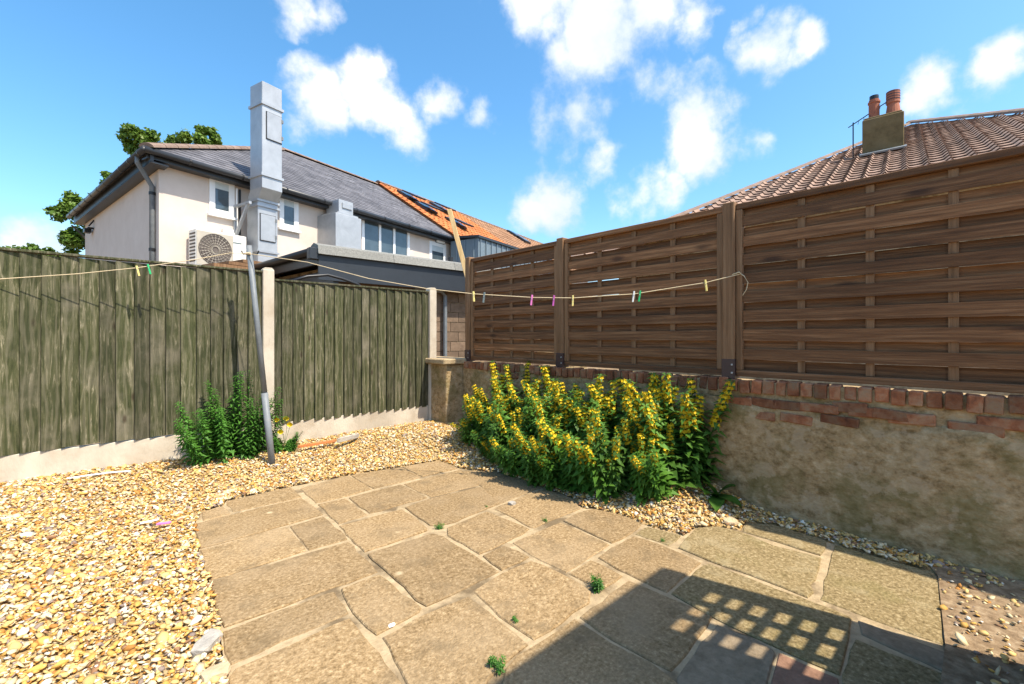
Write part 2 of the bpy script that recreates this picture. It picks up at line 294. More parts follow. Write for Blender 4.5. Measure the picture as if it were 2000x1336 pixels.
ico = bmesh.new(); bmesh.ops.create_icosphere(ico, subdivisions=1, radius=1); IV = np.array([v.co[:] for v in ico.verts]); ico.verts.index_update(); IF = np.array([[v.index for v in f.verts] for f in ico.faces]); ico.free()
def stones(name, P, Zs, rad, label, pal, w, parent=None):
    n = len(P); q = rng.normal(size=(n, 3, 3)); 
    ang = rng.uniform(0, 2 * np.pi, n); ca, sa = np.cos(ang), np.sin(ang); til = rng.normal(0, .35, (n, 2))
    sc = np.stack([rad * rng.uniform(.8, 1.5, n), rad * rng.uniform(.6, 1.05, n), rad * rng.uniform(.25, .6, n)], 1)
    v = IV[None] * (1 + rng.uniform(-.28, .28, (n, 12, 1))) * sc[:, None]
    x = v[..., 0] * ca[:, None] - v[..., 1] * sa[:, None]; y = v[..., 0] * sa[:, None] + v[..., 1] * ca[:, None]
    z = v[..., 2] + x * til[:, :1] + y * til[:, 1:]
    VV = np.stack([x + P[:, :1], y + P[:, 1:2], z + Zs[:, None]], 2).reshape(-1, 3)
    FF = (IF[None] + (np.arange(n) * 12)[:, None, None]).reshape(-1, 3)
    me = bpy.data.meshes.new(name); me.vertices.add(len(VV)); me.vertices.foreach_set('co', VV.ravel())
    me.loops.add(FF.size); me.loops.foreach_set('vertex_index', FF.ravel()); me.polygons.add(len(FF)); me.polygons.foreach_set('loop_start', np.arange(0, FF.size, 3)); me.polygons.foreach_set('loop_total', np.full(len(FF), 3)); me.update(calc_edges=True)
    pal = np.array(pal); c = pal[rng.choice(len(pal), n, p=w)] * rng.uniform(.8, 1.15, (n, 1)); c = np.clip(np.repeat(np.concatenate([c, np.ones((n, 1))], 1), 12, 0), 0, 1)
    a = me.color_attributes.new('Col', 'FLOAT_COLOR', 'POINT'); a.data.foreach_set('color', c.ravel())
    me.materials.append(MT['stone']); o = bpy.data.objects.new(name, me); COL.objects.link(o)
    return tag(o, label, 'gravel', kind='stuff')
def infrustum(P, m=.35):
    X = CT * P[:, 0] - ST * P[:, 1]; Y = ST * P[:, 0] + CT * P[:, 1]
    return (Y > .9) & (np.abs(X) < 1.15 * Y + m)
PAL = [(.68, .54, .32), (.64, .43, .16), (.58, .33, .08), (.43, .19, .04), (.28, .21, .17), (.72, .65, .52), (.3, .16, .08)]
P = rng.uniform((-3.2, -1.2), (3.46, 5.06), (230000, 2)); P = P[infrustum(P) & ~inpoly(P, outline)]
insoil = inpoly(P, [tuple(v[:2]) for v in sv]); P = P[~insoil | (rng.random(len(P)) < .12)]
D = np.hypot(P[:, 0], P[:, 1]); keep = rng.random(len(P)) < np.clip(1.15 - .09 * D, .5, 1); P = P[keep][:95000]
rad = rng.lognormal(math.log(.0092), .36, len(P)); Zs = gz(P) + rng.uniform(0, .012, len(P))
stones('gravel', P, Zs, rad, 'loose honey coloured gravel chippings covering the yard around the paving', PAL, [.25, .28, .2, .08, .06, .09, .04])

patio = M('patio', [(x, y, -.0065) for x, y in outline], [list(range(len(outline)))], 'mortar'); patio['kind'] = 'structure'
slabs = [
 (ZA, 'slab', [(45, 347), (165, 317), (208, 358), (48, 398)]), (ZA, 'slab', [(183, 288), (550, 208), (612, 263), (218, 348)]),
 (ZA, 'slab', [(8, 418), (300, 347), (615, 272), (733, 364), (525, 423), (135, 532), (26, 558)]), (ZA, 'slab', [(32, 568), (130, 545), (525, 437), (636, 568), (370, 655), (92, 735)]),
 (ZA, 'slab', [(548, 433), (735, 376), (873, 505), (652, 567)]), (ZA, 'slab', [(92, 752), (380, 668), (650, 583), (880, 518), (1046, 692), (800, 778), (170, 1008), (146, 960)]),
 (ZA, 'slab', [(158, 1034), (798, 803), (880, 928), (500, 1084), (205, 1220), (170, 1150)]), (ZA, 'slab', [(235, 1240), (888, 953), (965, 1050), (1190, 1336), (1250, 1420), (200, 1420), (192, 1300)]),
 (ZA, 'slab', [(840, 790), (1058, 708), (1296, 895), (1285, 920), (1040, 1052), (908, 928)]), (ZA, 'slab', [(992, 594), (1365, 474), (1430, 492), (1740, 690), (1325, 888)]),
 (ZA, 'slab', [(828, 430), (1188, 338), (1326, 440), (1330, 456), (972, 577)]), (ZA, 'slab', [(706, 307), (863, 272), (986, 364), (822, 418)]),
 (ZA, 'slab', [(604, 217), (883, 143), (1010, 219), (863, 260), (694, 298)]), (ZA, 'slab', [(892, 139), (1178, 95), (1294, 150), (1024, 216)]),
 (ZA, 'slab', [(1192, 93), (1400, 58), (1505, 100), (1304, 147)]), (ZA, 'slab', [(884, 269), (1180, 197), (1330, 268), (1000, 357)]),
 (ZA, 'slab', [(1196, 190), (1400, 138), (1520, 108), (1632, 194), (1348, 264)]), (ZA, 'slab', [(1204, 325), (1348, 275), (1640, 207), (1742, 298), (1668, 332), (1440, 420), (1345, 426)]),
 (ZB, 'slab', [(-78, 442), (148, 349), (390, 447), (250, 526), (105, 590), (-76, 482)]), (ZB, 'slab', [(188, 330), (370, 254), (478, 218), (636, 277), (686, 330), (520, 396), (420, 440), (396, 437), (285, 375)]),
 (ZB, 'slab', [(5, 118), (200, 123), (330, 162), (465, 210), (360, 247), (180, 320), (120, 206)]), (ZB, 'slab', [(296, 525), (570, 410), (850, 535), (740, 606), (600, 694), (404, 598)]),
 (ZB, 'slab', [(588, 401), (700, 349), (760, 334), (948, 378), (1034, 420), (968, 476), (862, 527)]), (ZB, 'slab', [(126, 600), (250, 545), (390, 606), (232, 682)]),
 (ZB, 'slab', [(70, 800), (235, 700), (405, 630), (605, 719), (742, 806), (734, 870), (640, 925), (416, 1078), (222, 948)]), (ZB, 'slab', [(616, 700), (742, 624), (924, 715), (825, 780), (772, 775)]),
 (ZB, 'slab', [(786, 610), (987, 490), (1130, 533), (1230, 574), (1374, 640), (1262, 728), (1178, 808), (962, 706)]), (ZB, 'slab_green', [(997, 474), (1062, 434), (1110, 443), (1262, 482), (1188, 540)]),
 (ZB, 'slab', [(682, 950), (960, 744), (1168, 833), (1436, 950), (1200, 1258), (866, 1080), (780, 1022)]), (ZB, 'slab', [(258, 1245), (402, 1125), (650, 962), (770, 1040), (860, 1100), (1190, 1288), (1250, 1340), (1290, 1420), (230, 1420)]),
 (ZB, 'slab', [(-448, 1066), (-190, 930), (42, 838), (210, 968), (382, 1110), (245, 1220), (150, 1315), (115, 1420), (-250, 1420)]),
 (ZC, 'slab_green', [(72, 255), (168, 150), (290, 139), (420, 170), (600, 244), (868, 312), (792, 532), (640, 470), (400, 380), (244, 327)]), (ZC, 'slab_green', [(430, 163), (453, 119), (600, 128), (895, 218), (862, 296), (760, 266), (560, 202)]),
 (ZC, 'slab_green', [(945, 240), (1220, 318), (1500, 397), (1520, 440), (1560, 795), (1300, 706), (1003, 594), (860, 541)]), (ZC, 'slab_green', [(32, 510), (208, 354), (245, 346), (640, 494), (835, 564), (1038, 648), (996, 870), (970, 962), (622, 810), (305, 662)]),
 (ZC, 'slab_grey', [(288, 680), (598, 820), (612, 850), (565, 1010), (540, 1130), (60, 1130), (66, 975)]), (ZC, 'slab_red', [(632, 836), (965, 980), (945, 1130), (565, 1130), (590, 1000)]),
 (ZC, 'slab_grey', [(1075, 660), (1300, 742), (1575, 845), (1745, 952), (1755, 1000), (1640, 985), (1440, 890), (1095, 735)]), (ZC, 'slab_green', [(1062, 765), (1420, 905), (1735, 1035), (1715, 1130), (1000, 1130), (1015, 900)])]
for z, m, pts in slabs:
    q = [Vector((*p, 0)) for p in zpts(z, pts)]
    if sum(a.x * b.y - b.x * a.y for a, b in zip(q, q[1:] + q[:1])) < 0: q.reverse()
    pl = []
    for a, b in zip(q, q[1:] + q[:1]):
        k = max(1, int((b - a).length / .07)); nrm = Vector((-(b - a).y, (b - a).x, 0)).normalized()
        for i in range(k): pl.append(a.lerp(b, i / k) + (nrm * random.gauss(-.0042, .0045) if i else nrm * -.001))
    cen = sum(pl, Vector()) / len(pl); tx, ty, dz = random.gauss(0, .004), random.gauss(0, .004), random.uniform(-.002, .003)
    bm = bmesh.new(); vs = [bm.verts.new((p.x, p.y, dz + (p.x - cen.x) * tx + (p.y - cen.y) * ty)) for p in pl]; f = bm.faces.new(vs)
    r = bmesh.ops.extrude_face_region(bm, geom=[f]); bmesh.ops.translate(bm, verts=[v for v in r['geom'] if isinstance(v, bmesh.types.BMVert)], vec=(0, 0, -.045))
    bmesh.ops.recalc_face_normals(bm, faces=bm.faces); top = [e for e in bm.edges if all(v.co.z > -.02 for v in e.verts)]
    bmesh.ops.bevel(bm, geom=top, offset=.005, segments=1, affect='EDGES')
    V = [v.co.copy() for v in bm.verts]; bm.verts.index_update(); Fs = [[v.index for v in f.verts] for f in bm.faces]; bm.free()
    M('paving_slab', V, Fs, m, patio, origin=(cen.x, cen.y, 0))

# ---------------------------------------------------------------- left fence
def fence_x(px, py=650): return ony(px, py, LY).x
def board_panel(edges, z0, z1, label, over=.018):
    t = thing('fence_panel', label, 'fence panel', (edges[0], LY, z0))
    for i, (a, b) in enumerate(zip(edges[:-1], edges[1:])):
        zt = z1 + random.uniform(-.006, .004); zb = z0 + random.uniform(-.008, .008); b2 = b + over; j = random.uniform(-.002, .002)
        th, tn = .025 + j, .006
        pr = [(a, LY - .034 - j), (a + .004, LY - .036 - j), (b2, LY - .010), (b2, LY - .004), (a, LY - .021)]
        V, Fs = prism([(x, y, zb) for x, y in pr], (0, 0, zt - zb))
        lean = random.uniform(-.004, .004); V = [v + Vector((lean * (v.z - zb), 0, 0)) for v in V]
        Mx('board', (V, Fs), 'green_board', t, origin=(a, LY, zb))
    for zz in (z0 + .2, (z0 + z1) / 2, z1 - .15): Mx('rail', box(edges[0], edges[-1], LY + .001, LY + .045, zz - .035, zz + .035), 'green_board', t)
    Mx('cap_rail', box(edges[0], edges[-1], LY - .042, LY + .03, z1 + .006, z1 + .026, .003), 'green_board', t)
    return t
e1 = [-.52] + [fence_x(p) for p in (39, 80, 120.5, 156, 194.6, 226.4, 262, 292.7, 323, 352.5, 383.6, 411.7, 436, 461.5, 482.8)] + [1.252]
e2 = [1.362] + [fence_x(p) for p in (549.4, 571.4, 592, 613, 632.7, 651, 670, 687.8, 705, 721, 737, 752.9, 768, 783, 797, 810.4, 822)] + [3.2]
board_panel(e1, .365, 1.885, 'weathered green feather edge fence panel behind the bushy green plant')
board_panel(e2, .345, 1.812, 'green board fence panel between two concrete posts by the corner')
e0 = [-2.47 + i * .114 for i in range(17)]
board_panel(e0, .365, 1.885, 'weathered green fence panel beyond the leftmost concrete post')
def cpost(x, top, label):
    t = thing('concrete_post', label, 'fence post', (x, LY, 0))
    V, Fs = join(box(x - .052, x + .052, LY - .055, LY + .05, -.1, top - .02, .006))
    Mx('shaft', (V, Fs), 'concrete', t)
    Mx('cap', prism([(x - .05, LY - .05, top - .021), (x - .03, LY - .05, top), (x + .03, LY - .05, top), (x + .05, LY - .05, top - .021)], (0, .095, 0)), 'concrete', t)
cpost(1.307, 1.945, 'tall concrete fence post beside the leaning grey pole'); cpost(3.255, 1.885, 'concrete fence post at the end by the brick corner pier'); cpost(-.575, 1.945, 'concrete fence post at the far end of the bushy plant panel')
for a, b, lb in ((-.52, 1.253, 'cracked concrete gravel board under the long weathered panel'), (1.361, 3.2, 'concrete gravel board under the fence panel by the corner'), (3.31, 3.47, 'short concrete gravel board stub beside the brick pier'), (-2.45, -.63, 'concrete gravel board beyond the leftmost concrete post')):
    tag(Mx('gravel_board', box(a, b, LY - .02, LY + .035, -.05, .36, .006), 'concrete', origin=(a, LY, 0)), lb, 'gravel board')

# ---------------------------------------------------------------- right wall + slatted fence
wall = thing('garden_wall', 'low rendered garden wall with crumbling brick top under the slatted fence', 'wall', (RX, 2, 0))
ys = np.arange(-2.2, 4.68, .08); zs = np.arange(-.1, .845, .06); V = []; Fs = []
for i, y in enumerate(ys):
    for j, z in enumerate(zs):
        edge = .79 - .06 * max(0, math.sin(y * 2.1 + 1)) + .03 * math.sin(y * 9) 
        zz = min(z, edge + .012 * math.sin(y * 31)); V.append((RX - .012 - .008 * math.sin(y * 3.1 + z * 4) - .006 * math.sin(y * 11 + z * 9) + (.02 if z > edge else 0), y, zz))
nz_ = len(zs)
for i in range(len(ys) - 1):
    for j in range(nz_ - 1): Fs.append((i * nz_ + j, i * nz_ + j + 1, (i + 1) * nz_ + j + 1, (i + 1) * nz_ + j))
Mx('render_coat', (V, Fs), 'render', wall, True)
Mx('core', box(RX + .006, RX + .2, -2.2, 4.68, -.1, .925), 'render', wall)
bk = [obox((0, 0, 0), (.05, 0, 0), (0, .033, 0), (0, 0, .048), .006), obox((0, 0, 0), (.045, 0, 0), (0, .104, 0), (0, 0, .032), .006)]
bme = []
for v, f in bk:
    me = bpy.data.meshes.new('brick'); me.from_pydata([tuple(x) for x in v], [], f); me.materials.append(MT['brick']); bme.append(me)
def brick(kind, x, y, z, parent):
    o = bpy.data.objects.new('brick', bme[kind]); COL.objects.link(o); o.parent = parent; o.location = Vector((x, y, z)) - wloc(parent)
    o.rotation_euler = (random.gauss(0, .05), random.gauss(0, .04), random.gauss(0, .05)); o.scale = (random.uniform(.85, 1.05), random.uniform(.85, 1.08), random.uniform(.85, 1.04)); return o
y = -1.6
while y < 4.6:
    if not (3.3 < y < 3.9 and random.random() < .5): brick(0, RX + .032 + random.gauss(0, .005), y, .893 + random.gauss(0, .004), wall)
    y += .0775
for (px, py) in [(1488, 786), (1541, 792), (1600, 797), (1486, 811), (1555, 818), (1780, 818), (1700, 806), (1000, 733), (1440, 783), (1660, 796), (1640, 821), (1745, 811), (1905, 838), (1960, 828)]:
    p = onx(px, py, RX); brick(1, RX + .027, p.y, p.z, wall)
pier = thing('brick_pier', 'short rendered pier with stone coping at the garden corner', 'wall pier', (3.35, 4.9, 0))
Mx('shaft', box(3.225, 3.62, 4.69, 5.5, -.1, .9, .01), 'render', pier); Mx('coping', box(3.15, 3.62, 4.63, 5.55, .902, .97, .012), 'mortar', pier)

FX = RX + .07     # fence plane
def slat_panel(y0, y1, label):
    t = thing('slatted_fence_panel', label, 'fence panel', (FX, y0, .95)); zb, zt = .955, 2.235
    Mx('top_rail', box(FX - .03, FX + .03, y0, y1, zt - .045, zt, .004), 'brown_slat', t); Mx('bottom_rail', box(FX - .03, FX + .03, y0, y1, zb, zb + .045, .004), 'brown_slat', t)
    for yy in (y0, y1 - .045): Mx('stile', box(FX - .031, FX + .031, yy, yy + .045, zb + .046, zt - .046, .004), 'brown_post', t)
    a, b = y0 + .046, y1 - .046; H = (zt - .046 - zb - .046); pit = H / 8.5; Ln = b - a
    bt = [a + Ln * k for k in (.25, .5, .75)]
    for yy in bt: Mx('batten', box(FX - .008, FX + .008, yy - .022, yy + .022, zb + .046, zt - .046, .002), 'brown_post', t)
    def slat(z0, h, side, nm):
        n = 16; V = []; Fs = []; sg = random.uniform(-.004, .004)
        for i in range(n + 1):
            u = i / n; yy = a + Ln * u; bow = .011 * abs(math.sin(u * math.pi * 4)) ** .8
            x = FX + side * (.0145 + bow * .35) ; dz = sg * math.sin(u * math.pi) + random.gauss(0, .0006)
            for dx, dzz in ((-.005, 0), (-.005, h), (.005, h), (.005, 0)): V.append((x + dx, yy, z0 + dz + dzz + (.0 if abs(dx) else 0)))
        for i in range(n):
            for k in range(4): Fs.append((i * 4 + k, i * 4 + (k + 1) % 4, i * 4 + 4 + (k + 1) % 4, i * 4 + 4 + k))
        Fs += [(3, 2, 1, 0), (n * 4, n * 4 + 1, n * 4 + 2, n * 4 + 3)]
        Mx(nm, (V, Fs), 'brown_slat', t, origin=(x, a, z0))
    for k in range(8): slat(zb + .046 + pit * (k + .55) + random.gauss(0, .003), pit * random.uniform(.52, .6), -1, 'slat')
    for k in range(9): slat(zb + .046 + pit * (k - .02), pit * .58, 1, 'slat')
def wpost(y, label):
    t = thing('timber_post', label, 'fence post', (FX, y, .93))
    Mx('shaft', box(FX - .05, FX + .045, y - .045, y + .045, 1.06, 2.255, .006), 'brown_post', t); Mx('steel_shoe', box(FX - .053, FX + .048, y - .048, y + .048, .935, 1.08, .002), 'shoe', t)
    for zz in (.98, 1.04): Mx('bolt', obox((FX - .056, y - .03, zz), (.004, 0, 0), (0, .006, 0), (0, 0, .006)), 'steel', t)
PY = [4.62, 3.067, 1.395, -.28, -1.95]
for y, lb in zip(PY, ('brown timber post at the corner pier with pale prop behind', 'brown timber post between the two smaller slatted panels', 'brown timber post where the washing line is tied', 'brown timber post beside the trellis screen', 'brown timber post behind the trellis screen')): wpost(y, lb)
for i, lb in enumerate(('brown woven slat fence panel next to the corner pier', 'brown woven slat fence panel behind the yellow flowers', 'large brown woven slat fence panel below the chimney', 'brown woven slat fence panel beyond the trellis screen')): slat_panel(PY[i + 1] + .048, PY[i] - .048, lb)

# ---------------------------------------------------------------- trellis screen beside the viewpoint (casts the lattice shadow)
TX = 2.56
t = thing('trellis_screen', 'timber screen with square lattice strip and end post beside the paving', 'screen', (TX, -.1, 0))
Mx('post', box(TX - .055, TX + .035, -.15, -.064, -.05, 2.2, .006), 'brown_post', t); Mx('top_board', box(1.2, TX - .056, -.125, -.07, 1.86, 2.2), 'brown_post', t)
for i in range(8): Mx('board', box(1.2 + i * .1045, 1.2 + i * .1045 + .1, -.105, -.08, .05, 1.855), 'brown_post', t)
Mx('lower_board', box(TX - .52, TX - .056, -.105, -.08, .05, .845), 'brown_post', t)
for i in range(4): Mx('lath', box(TX - .53 + i * .15, TX - .53 + i * .15 + .055, -.12, -.106, .846, 1.855), 'brown_post', t)
for i in range(7): Mx('lath', box(TX - .53, TX - .056, -.104, -.09, .85 + i * .155, .905 + i * .155), 'brown_post', t)

# ---------------------------------------------------------------- washing line
pb = onz(530, 893, .13); pt = atY(487, 488, pb.dot(Vector((ST, CT, 0)))); d = (pt - pb); pm = pb + d * .29
t = thing('washing_line_pole', 'leaning grey metal washing line pole in front of the green fence', 'pole', pb)
Mx('lower_tube', tube([pb - d * .08, pm + d * .02], .029, 14), 'polegrey', t, True); Mx('upper_tube', tube([pm, pt + d * .02], .024, 14), 'polegrey', t, True)
hk = pt - d * .02; rv = W(1, 0) * .07
Mx('hook_bar', join(tube([hk - rv * .9, hk + rv], .006, 8), tube([hk - rv * .9, hk - rv * 1.1 + Vector((0, 0, .03))], .006, 8), tube([hk + rv, hk + rv * 1.2 + Vector((0, 0, .03))], .006, 8)), 'black', t)
Mx('line_knot', tube([hk - rv * .35 - W(0, .03), hk + rv * .3 - W(0, .03)], [.008, .013], 8), 'rope', t)
lp = [hk]; rend = onx(1447, 535, FX - .05); a2 = hk - W(0, .03)
def online(px, py, A, B):
    d0 = ray(px, py); # vertical plane through A,B
    n = (B - A).cross(Vector((0, 0, 1))); return onplane(px, py, A, n)
ropeL = [Vector((-.575, LY - .06, 1.69))] + [online(px, py, Vector((-.575, LY - .06, 1.69)), a2) for px, py in ((0, 545), (150, 535), (268, 523), (380, 507), (450, 494))] + [a2]
ropeR = [a2] + [online(px, py, a2, rend) for px, py in ((600, 512), (720, 544), (835, 564), (925, 574), (1040, 581), (1120, 582), (1240, 574), (1378, 552))] + [rend]
tag(Mx('washing_line', join(tube(ropeL,   .0035, 6), tube(ropeR, .0035, 6), tube([rend, rend + Vector((-.02, -.03, -.02)), rend + Vector((-.03, -.06, -.07)), rend + Vector((-.03, -.05, -.12)), rend + Vector((-.02, -.02, -.16))], .003, 6), tube([rend + Vector((0, .06, .0)), rend + Vector((-.03, 0, .01)), rend], .005, 6)), 'rope', origin=a2), 'cream rope washing line strung from pole to slatted fence', 'washing line')
for px, py, c, lb, A, B in [(268, 524, 'peg_yellow', 'yellow clothes peg on the line left of the pole', ropeL[0], a2), (290, 521, 'peg_green', 'green clothes peg on the line left of the pole', ropeL[0], a2),
    (925, 574, 'peg_yellow', 'pale yellow peg next to the grey peg on the line', a2, rend), (946, 576, 'peg_grey', 'dark grey green clothes peg on the line', a2, rend), (1039, 581, 'peg_pink', 'pink clothes peg hanging on the line', a2, rend), (1082, 582, 'peg_purple', 'purple pink clothes peg hanging on the line', a2, rend),
    (1119, 582, 'peg_yellow', 'yellow peg next to the purple pink peg', a2, rend), (1238, 574, 'peg_white', 'white clothes peg beside the green peg on the line', a2, rend), (1250, 573, 'peg_green', 'green clothes peg beside the white peg', a2, rend), (1378, 552, 'peg_yellow', 'yellow clothes peg nearest the timber post on the line', a2, rend)]:
    p = online(px, py, A, B); k = thing('clothes_peg', lb, 'clothes peg', p, 'pegs on the washing line'); u = (B - A).normalized(); sd = Vector((-u.y, u.x, 0)).normalized(); tl = random.uniform(-.25, .25); dn = (Vector((0, 0, -1)) + u * tl).normalized()
    for s in (-1, 1): Mx('jaw', obox(p + dn * .022 + sd * s * .0065, sd * .0045, dn * .042, dn.cross(sd) * .006, .0015), c, k)
    Mx('spring', tube([p + dn * .012 - sd * .013, p + dn * .012 + sd * .013], .004, 6), 'steel', k)
# pale timber prop
A_, B_ = atY(905, 512, 6.3), atY(879, 414, 6.3); t_ = (B_ - A_).normalized(); s_ = W(1, 0)
tag(Mx('timber_batten', obox(A_.lerp(B_, .3), s_ * .033, W(0, 1) * .02, (B_ - A_) * .75, .003), 'pale_timber', origin=A_), 'pale sawn timber batten propped up behind the corner fence post', 'timber')

# ---------------------------------------------------------------- house (left, far)
wv = Vector((5.11, 8.4)).normalized(); pv = Vector((-wv.y, wv.x)); qv = Vector((-6.62, 5.2)).normalized(); nv = -pv
Ac = Vector((-7.34, 9.1)); A0 = Ac - nv * .35 + wv * .35
def HP(s, off, z): p = A0 + wv * s + nv * off; return W(p.x, p.y, z)
HW = W(wv.x, wv.y); HN = W(nv.x, nv.y)
def fh(px, py, off=0):
    p = onplane(px, py, HP(0, off, 0), HN); return (p - HP(0, off, 0)).dot(HW), p.z
def hbox(s0, s1, o0, o1, z0, z1, ch=0): return obox(HP((s0 + s1) / 2, (o0 + o1) / 2, (z0 + z1) / 2), HW * ((s1 - s0) / 2), HN * ((o1 - o0) / 2), Vector((0, 0, (z1 - z0) / 2)), ch)
EZ = 5.0; LEN = 9.6
house = thing('slate_roof_house', 'pale pink rendered house with grey slate hip roof beyond the fence', 'house', HP(0, 0, 0))
sd0 = W(*(A0 + qv * 7.6)); fp = [HP(0, 0, 0), HP(LEN, 0, 0), HP(LEN, -8, 0), sd0]
Mx('wall', prism(fp, (0, 0, EZ - .12)), 'wall_pink', house)
RG = 4.3; RZ = 2.85; hs_ = 5.17
E0 = HP(-.35, .35, EZ + .04); E1 = HP(LEN, .35, EZ + .04); Rr = HP(LEN, .35 - RG, EZ + RZ); Rl = HP(hs_, .35 - RG, EZ + RZ); B0 = W(*(Ac + qv * 8.3), EZ + .04); B1 = HP(LEN, .35 - 2 * RG, EZ)
roof = M('roof', [E0, E1, Rr, Rl, B0, B1], [(0, 1, 2, 3), (0, 3, 4), (3, 2, 5, 4), (4, 5, 1, 0), (1, 5, 2)], 'slate', house)
def roof_tiles(parent, O, eu, ev, poly, tw, gauge, tile, m, name, maxn=300, lift=.012):
    """tiles over a roof plane; poly in (u, v); nearest maxn are single pieces, the rest one mesh"""
    eu = eu.normalized(); ev = ev.normalized(); n = eu.cross(ev)
    if n.z < 0: n = -n
    us = [p[0] for p in poly]; vs = [p[1] for p in poly]; C = []
    for j in range(int((max(vs) - min(vs)) / gauge)):
        v = min(vs) + gauge * (j + .5); off = (j % 2) * .5 if name == 'slate' else 0
        for i in range(int((max(us) - min(us)) / tw) + 1): C.append((min(us) + tw * (i + off), v))
    C = np.array(C); C = C[inpoly(C, poly)]
    W3 = np.array(O)[None] + C[:, :1] * np.array(eu) + C[:, 1:] * np.array(ev) + np.array(n) * lift
    order = np.argsort(np.linalg.norm(W3 - np.array([0, 0, CH]), axis=1)); V0, F0 = tile
    me = bpy.data.meshes.new(name); me.from_pydata(V0, [], F0); me.materials.append(MT[m]); Rm = Matrix((eu, ev, n)).transposed()
    base = wloc(parent)
    for k in order[:maxn]:
        o = bpy.data.objects.new(name, me); COL.objects.link(o); o.parent = parent; o.location = Vector(W3[k]) - base; o.rotation_euler = (Rm @ Matrix.Rotation(random.gauss(0, .006), 3, 'Z') @ Matrix.Rotation(random.gauss(0, .006), 3, 'Y')).to_euler()
    rest = order[maxn:]
    if len(rest):
        R_ = np.array([eu, ev, n]); tv = np.array(V0) @ R_; VV = (W3[rest][:, None] + tv[None] + np.array(n)[None, None] * rng.normal(0, .003, (len(rest), 1, 1))).reshape(-1, 3)
        Fs = [[a + k * len(V0) for a in f] for k in range(len(rest)) for f in F0]
        o = M(name + '_field', VV, Fs, m, parent); o['kind'] = 'stuff'
def slate_tile(w, g):
    v, f = obox((0, 0, 0), (w / 2 - .004, 0, 0), (0, g * .62, 0), (0, 0, .005)); v = [Vector((a.x, a.y, a.z - a.y * .05)) for a in v]; return [tuple(a) for a in v], f
def curved_tile(w, g, amp, n=6, flat=.5):
    V = []; Fs = []
    for j, y in enumerate((-g * .58, g * .58)):
        for i in range(n + 1):
            u = i / n; z = amp * max(0, math.sin(math.pi * (u - flat) / (1 - flat))) if u > flat else -amp * .25 * math.sin(math.pi * u / flat)
            V.append((w * (u - .5), y, z - y * .1))
    k = n + 1
    for i in range(n): Fs.append((i, i + 1, k + i + 1, k + i))
    V += [(x, y, z - .015) for x, y, z in V[:k]]
    for i in range(n): Fs.append((i + 1, i, 2 * k + i, 2 * k + i + 1))
    return V, Fs
fu = HW; fvv = (Rr - E1); LV = fvv.length
roof_tiles(roof, E0, fu, fvv, [(.02, 0), (LEN + .35, 0), (LEN + .35, LV), (hs_ + .35, LV)], .3, .2, slate_tile(.3, .2), 'slate', 'slate')
def ridge_run(A, B, parent, m='ridge', r=.11, step=.42):
    n = max(1, int((B - A).length / step)); dd = (B - A).normalized(); sd = dd.cross(Vector((0, 0, 1))).normalized(); up = sd.cross(dd)
    for i in range(n):
        a = A.lerp(B, i / n); b = A.lerp(B, (i + 1.04) / n); V = []
        for p, rr in ((a, r * 1.08), (b, r)):
            for k in range(7):
                w = math.pi * k / 6; V.append(p + sd * rr * math.cos(w) * 1.2 + up * (rr * math.sin(w) * .75 - .02))
        M('ridge_tile', V, [(k, k + 1, 8 + k, 7 + k) for k in range(6)] + [tuple(range(7)), tuple(range(13, 6, -1))], m, parent, origin=a)
ridge_run(E0 + Vector((0, 0, .03)), Rl + Vector((0, 0, .02)), roof); ridge_run(Rl + Vector((0, 0, .02)), Rr + Vector((0, 0, .02)), roof)
# fascia, soffit, gutters
Mx('fascia', hbox(-.3, LEN, .2, .26, EZ - .13, EZ - .02), 'dark', house); Mx('soffit', hbox(-.3, LEN, .0, .199, EZ - .13, EZ - .1), 'dark', house)
g0, g1_ = HP(-.38, .36, EZ), HP(LEN, .36, EZ); Mx('gutter', tube([g0, g1_], .065, 10), 'dark', house, True)
q3 = W(qv.x, qv.y); b0 = HP(-.38, .36, EZ); b1 = b0 + q3 * 8.3
Mx('gutter', tube([b0, b1], .065, 10), 'dark', house, True)
so_ = W(*(nv * .0)); iw = HW * .14 
Mx('fascia', obox((b0 + b1) / 2 + iw + Vector((0, 0, -.11)), q3 * 4.1, HW * .03, Vector((0, 0, .1))), 'dark', house); Mx('soffit', obox((b0 + b1) / 2 + HW * .27 + Vector((0, 0, -.2)), q3 * 4.1, HW * .16, Vector((0, 0, .015))), 'dark', house)
for k in range(11): p = b0 + q3 * (.3 + k * .75); Mx('gutter_bracket', tube([p - q3 * .02, p + q3 * .02], .072, 10), 'black', house)
for k in range(8): p = g0 + HW * (.8 + k * 1.1); Mx('gutter_bracket', tube([p - HW * .02, p + HW * .02], .072, 10), 'black', house)
dp = HP(-.06, 0, 0) + q3 * .25
Mx('downpipe', tube([b0 + q3 * .5 + Vector((0, 0, -.03)), b0 + q3 * .5 + Vector((0, 0, -.16)), Vector((dp.x, dp.y, EZ - .55)), Vector((dp.x, dp.y, 0))], .05, 10), 'polegrey', house, True)
for zz in (4.3, 3.1): Mx('pipe_clip', tube([(dp.x, dp.y, zz - .03), (dp.x, dp.y, zz + .03)], .06, 10), 'black', house)
sp_ = HP(0, 0, 0) + q3 * 6.3; fl = Vector((sp_.x, sp_.y, 4.45)) - HW * .12
